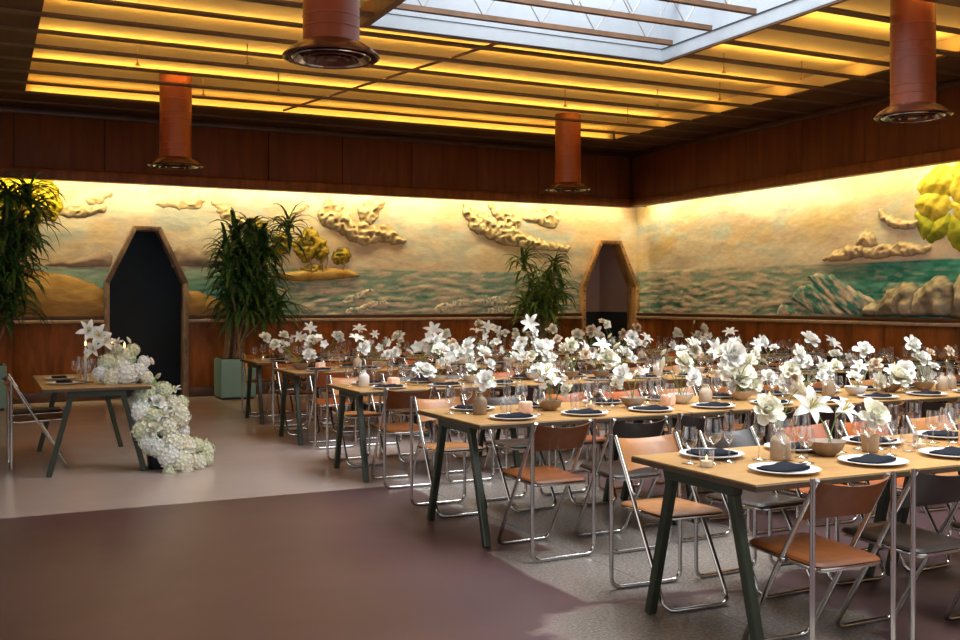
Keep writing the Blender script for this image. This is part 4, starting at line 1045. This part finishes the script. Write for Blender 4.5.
for ri, R in enumerate(ROWS):
    rn = RN[ri]
    for k in range(R['n']):
        x = R['u0'] + TL * (k + 0.5); dz = 0.0
        if not in_view(x, R['v'], 0, TH, TL * 0.5): continue
        Lt = TL - 0.006
        table(x, R['v'] + (0 if k == 0 else rc.uniform(-0.012, 0.012)), Lt, R['W'], 0, 'oak trestle table with green legs, %s from aisle end, %s table row from mural' % (ORD[k], rn), 'trestle tables in rows')
    for side in ('a', 'b'):
        for s in range(R['n'] * 3):
            x = R['u0'] + 0.325 + s * (TL / 3)
            sg = 1 if side == 'a' else -1                       # a: chair faces the mural, b: faces away from it
            sname = 'red-floor side' if side == 'a' else 'mural side'
            edge = R['v'] - sg * R['W'] / 2
            if ri == 0 and side == 'a': gap = 0.0
            elif side == 'a': gap = (0.20 if ri == 1 else 0.10) * rc.uniform(0.8, 1.15)
            else: gap = rc.uniform(0.12, 0.2)
            if s % 3 == 2: gap = 0.14          # the trestle leg stands in front of this seat
            cy = edge + sg * (-gap)      # seat centre relative to edge
            rz = (0 if sg > 0 else PI) + rc.uniform(-0.06, 0.06)
            cx = x + rc.uniform(-0.012, 0.012)
            cols = NEARCOL.get((ri, side), [])
            col = cols[s] if s < len(cols) else rc.choices(['leather_cognac', 'leather_tan', 'leather_dark', 'leather_orange'], [4, 2.2, 3, 1.6])[0]
            tail = '%s from aisle end, %s, %s table row from mural' % (ORD[s], sname, rn)
            if in_view(cx, cy, 0, 0.8, 0.22):
                chair(cx, cy, rz, col, '%s leather folding chair, %s' % (LNAME[col], tail), 'folding chairs at the long tables')
            py = edge + sg * 0.19
            if in_view(x, py, TH, TH + 0.03, 0.13):
                p = tag(obj('dinner_plate', PLATE), 'white dinner plate under napkin, ' + tail, 'plate', 'dinner plates'); p.location = (x, py, TH); REG.append((ri, x, py, 0.125))
                n_ = tag(obj('napkin', NAP), 'folded black napkin on plate, ' + tail, 'napkin', 'napkins'); n_.location = (x + rc.uniform(-.01, .01), py, TH + 0.0125)
                n_.rotation_euler = (0, 0, (0 if sg > 0 else PI) + rc.uniform(-0.2, 0.2) + 0.1)
            near = ri < 2
            fo = 0.20 if side == 'a' else 0.03
            for gi, (kd, ox, oy) in enumerate((('white_wine_glass', 0.27, fo - 0.05), ('red_wine_glass', 0.20, fo), ('champagne_flute', 0.125, fo + 0.11 if side == 'a' else fo + 0.13))):
                gx = x + sg * ox + rc.uniform(-.012, .012); gy = py + sg * oy + rc.uniform(-.012, .012)
                if side == 'b': gx = x - (0.22, 0.155, 0.085)[gi]; gy = py - (0.12, 0.165, 0.195)[gi]
                if not (R['u0'] + 0.05 < gx < R['u0'] + TL * R['n'] - 0.05): continue
                q = settle(ri, gx, gy, 0.042)
                if q is None: continue
                gx, gy = q; REG.append((ri, gx, gy, 0.042))
                if in_view(gx, gy, TH, TH + 0.2, 0.03): glass(kd, gx, gy, TH, GNM[kd] + ', seat ' + tail, 'stemware at the long tables', near)
                
# water tumblers on the row nearest the open floor and the next one
for ri, us_ in ((0, (3.30, 4.02)), (1, (3.05, 3.62, 4.15))):
    for i, x in enumerate(us_):
        o = tag(obj('water_tumbler', TUMB), 'round stemless tumbler, %s from aisle end, %s table row from mural' % (ORD[i], RN[ri]), 'tumbler', 'stemless tumblers'); q = settle(ri, x, ROWS[ri]['v'] - 0.05, 0.042) or (x, ROWS[ri]['v']); o.location = (*q, TH); REG.append((ri, *q, 0.042))

# candles between the bouquets
for ri, R in enumerate(ROWS):
    nv = nb = nz = 0
    slots = R['n'] * 5
    for k in range(slots):
        x = R['u0'] + 0.16 + k * (TL / 5) + rv.uniform(-0.03, 0.03)
        if any(e[0] == ri and abs(e[1] - x) < 0.11 for e in EXTRA): continue
        y = R['v'] + rv.uniform(-0.05, 0.05)
        if not in_view(x, y, TH, TH + 0.1, 0.03): continue
        q = settle(ri, x, y, 0.046)
        if q is None: continue
        x, y = q; REG.append((ri, x, y, 0.046))
        kd = 'vbzv'[k % 4]
        if ri == 0 and k == 0: kd = 'v'
        if ri == 0 and k == 1: kd = 'b'; 
        if kd == 'v':
            votive(x, y, TH, 'glass votive candle, %s from aisle end, %s table row from mural' % (ORD[min(nv, 14)], RN[ri]), 'glass votive candles'); nv += 1
        elif kd == 'b':
            block(x, y, TH, rv.uniform(0, 1), 'pinkish stone candle block, %s from aisle end, %s table row from mural' % (ORD[min(nb, 14)], RN[ri]), 'stone candle blocks'); nb += 1
        else:
            t = thing('bud_vase', 'empty pale ceramic bud vase, %s from aisle end, %s table row from mural' % (ORD[min(nz, 14)], RN[ri]), 'vase', (x, y, TH), 0, 'bud vases'); obj('vase_body', VM[('bottle', rv.choice(['ceramic_beige', 'ceramic_white']))], t); nz += 1

# ------------------------------------------------------------------ sweetheart table beside the navy doorway
SU, SV, SL, SW = 0.89, 10.0, 1.75, 0.86
table(SU, SV, SL, SW, PI / 2, 'oak trestle table standing alone, flowers cascading off its edge', None)
for i, (cv, col) in enumerate(((9.72, 'leather_cognac'), (10.32, 'leather_dark'))):
    chair(0.44, cv, -PI / 2 + (0.03, -0.04)[i], col, ('brown leather folding chair at the lone table, nearer the red floor', 'black leather folding chair at the lone table, nearer the mural')[i], 'chairs at the lone table')
    tl = ('nearer the red floor', 'nearer the mural')[i]
    py = (9.62, 10.22)[i]
    p = tag(obj('dinner_plate', PLATE), 'white dinner plate on the lone table, ' + tl, 'plate', 'plates on the lone table'); p.location = (0.66, py, TH)
    n_ = tag(obj('napkin', NAP), 'folded black napkin on the lone table, ' + tl, 'napkin', 'napkins on the lone table'); n_.location = (0.66, py, TH + 0.0125); n_.rotation_euler = (0, 0, -PI / 2)
    for kd, gx, gy in (('white_wine_glass', 0.80, py + 0.10), ('red_wine_glass', 0.86, py + 0.20), ('champagne_flute', 0.90, py + 0.05)):
        glass(kd, gx, gy, TH, GNM[kd] + ' on the lone table, ' + tl, 'stemware on the lone table', True)
def taper(x, y, h, label):
    t = thing('taper_candle', label, 'candle', (x, y, TH), 0, 'tapers on the lone table')
    obj('hurricane_glass', gl_mesh('hurricane_glass', [(0.04, 0), (0.042, 0.004), (0.042, 0.20)]), t)
    c = MB().lathe([(0.011, 0.002), (0.010, h), (0.002, h + 0.002)], 10).build('candle', 'wax', t, True)
    MB().tube([(0, 0, h), (0, 0, h + 0.012)], 0.0015, 5).build('wick', 'nail_black', c)
    MB().lathe([(0.0005, h + 0.01), (0.010, h + 0.028), (0.008, h + 0.045), (0.0004, h + 0.07)], 8).build('flame', 'flame', c, True)
for i, (px, py, v) in enumerate(((85.5, 343, 9.75), (112, 341, 9.95), (124.5, 345, 9.6))):
    p, _ = on_y(px, py, v); taper(p.x, v, p.z - TH - 0.04, 'ivory taper candle burning among the lone table flowers, %s tallest' % ('tallest', 'second', 'third')[i] if i else 'ivory taper candle burning beside the lone table lilies')
casc = thing('flower_cascade', 'cascade of white and green hydrangeas and lilies tumbling off the lone table', 'flowers', (1.35, 9.35, 0))
def cb(x, y, s, kd, v, face=None):
    p, t = on_y(x, y, v); bloom(kd, p - Vector((1.35, 9.35, 0)), s * t / F * rb.uniform(0.72, 0.95), casc, face, True)
# table-top mass
for x, y, s, kd, v in [(107, 363, 20, 'hydg', 9.55), (101, 374, 18, 'hyd', 9.5), (118, 366, 20, 'hyd', 9.6), (126, 358, 20, 'hydg', 9.65), (126, 374, 22, 'hyd', 9.4), (138, 372, 22, 'hyd', 9.45), (113, 378, 18, 'hyd', 9.4), (144, 362, 14, 'hyd', 9.5), (133, 350, 15, 'hydg', 9.7), (118, 352, 15, 'hydg', 9.75), (147, 378, 15, 'hyd', 9.4),
                       (88, 332, 22, 'lily', 9.6), (100, 337, 24, 'lily', 9.55), (95, 351, 22, 'lily', 9.5), (105, 343, 20, 'lily', 9.6), (118, 344, 15, 'lily', 9.7), (129, 340, 9, 'bud', 9.6), (137, 349, 9, 'bud', 9.6), (152, 361, 12, 'bud', 9.55), (158, 376, 12, 'bud', 9.5), (89, 323, 7, 'bud', 9.6)]:
    cb(x, y, s, kd, v)
# the fall and the pool on the floor
for x, y, s, kd, v in [(142, 394, 20, 'hydg', 9.3), (136, 402, 18, 'hyd', 9.32), (150, 393, 18, 'hydg', 9.35), (163, 391, 19, 'hydg', 9.35), (176, 392, 16, 'lily', 9.35), (157, 403, 18, 'rose', 9.25), (172, 404, 18, 'hyd', 9.3), (140, 411, 24, 'hyd', 9.22), (181, 403, 16, 'hydg', 9.35), (152, 416, 16, 'hydg', 9.2), (165, 417, 22, 'lily', 9.15), (178, 416, 24, 'hyd', 9.25), (186, 424, 18, 'lily', 9.25),
                       (142, 430, 22, 'hydg', 9.2), (154, 430, 14, 'rose', 9.12), (168, 428, 22, 'hyd', 9.2), (148, 441, 20, 'hyd', 9.15), (180, 432, 18, 'hyd', 9.3), (160, 448, 22, 'hyd', 9.12), (174, 444, 26, 'hyd', 9.1), (184, 447, 22, 'hyd', 9.2), (170, 456, 22, 'hyd', 9.05), (196, 446, 18, 'hydg', 9.25), (204, 452, 20, 'hydg', 9.3), (197, 463, 20, 'hyd', 9.1), (182, 462, 22, 'hyd', 9.02), (170, 472, 14, 'hydg', 9.0), (208, 461, 13, 'hydg', 9.2), (186, 470, 14, 'hyd', 9.0), (205, 442, 9, 'bud', 9.3), (150, 448, 14, 'hydg', 9.2)]:
    cb(x, y, s, kd, v)
pth = [on_y(px, py, v)[0] - Vector((1.35, 9.35, 0)) for px, py, v in ((125, 378, 9.7), (148, 386, 9.5), (158, 410, 9.4), (165, 440, 9.35), (180, 462, 9.25))]
MB().tube(pth, [0.06, 0.09, 0.10, 0.10, 0.05], 8).build('foliage_core', 'stem_green', casc, True)
p = on_z(158, 470, 0)
bk = MB(); bk.lathe([(0.085, 0), (0.09, 0.005), (0.105, 0.19), (0.10, 0.19), (0.085, 0.02)], 18)
tag(bk.build('flower_bucket', 'bucket_black', None, 50), 'small black bucket under the flower cascade on the floor', 'bucket').location = (p.x + 0.02, p.y + 0.1, 0)
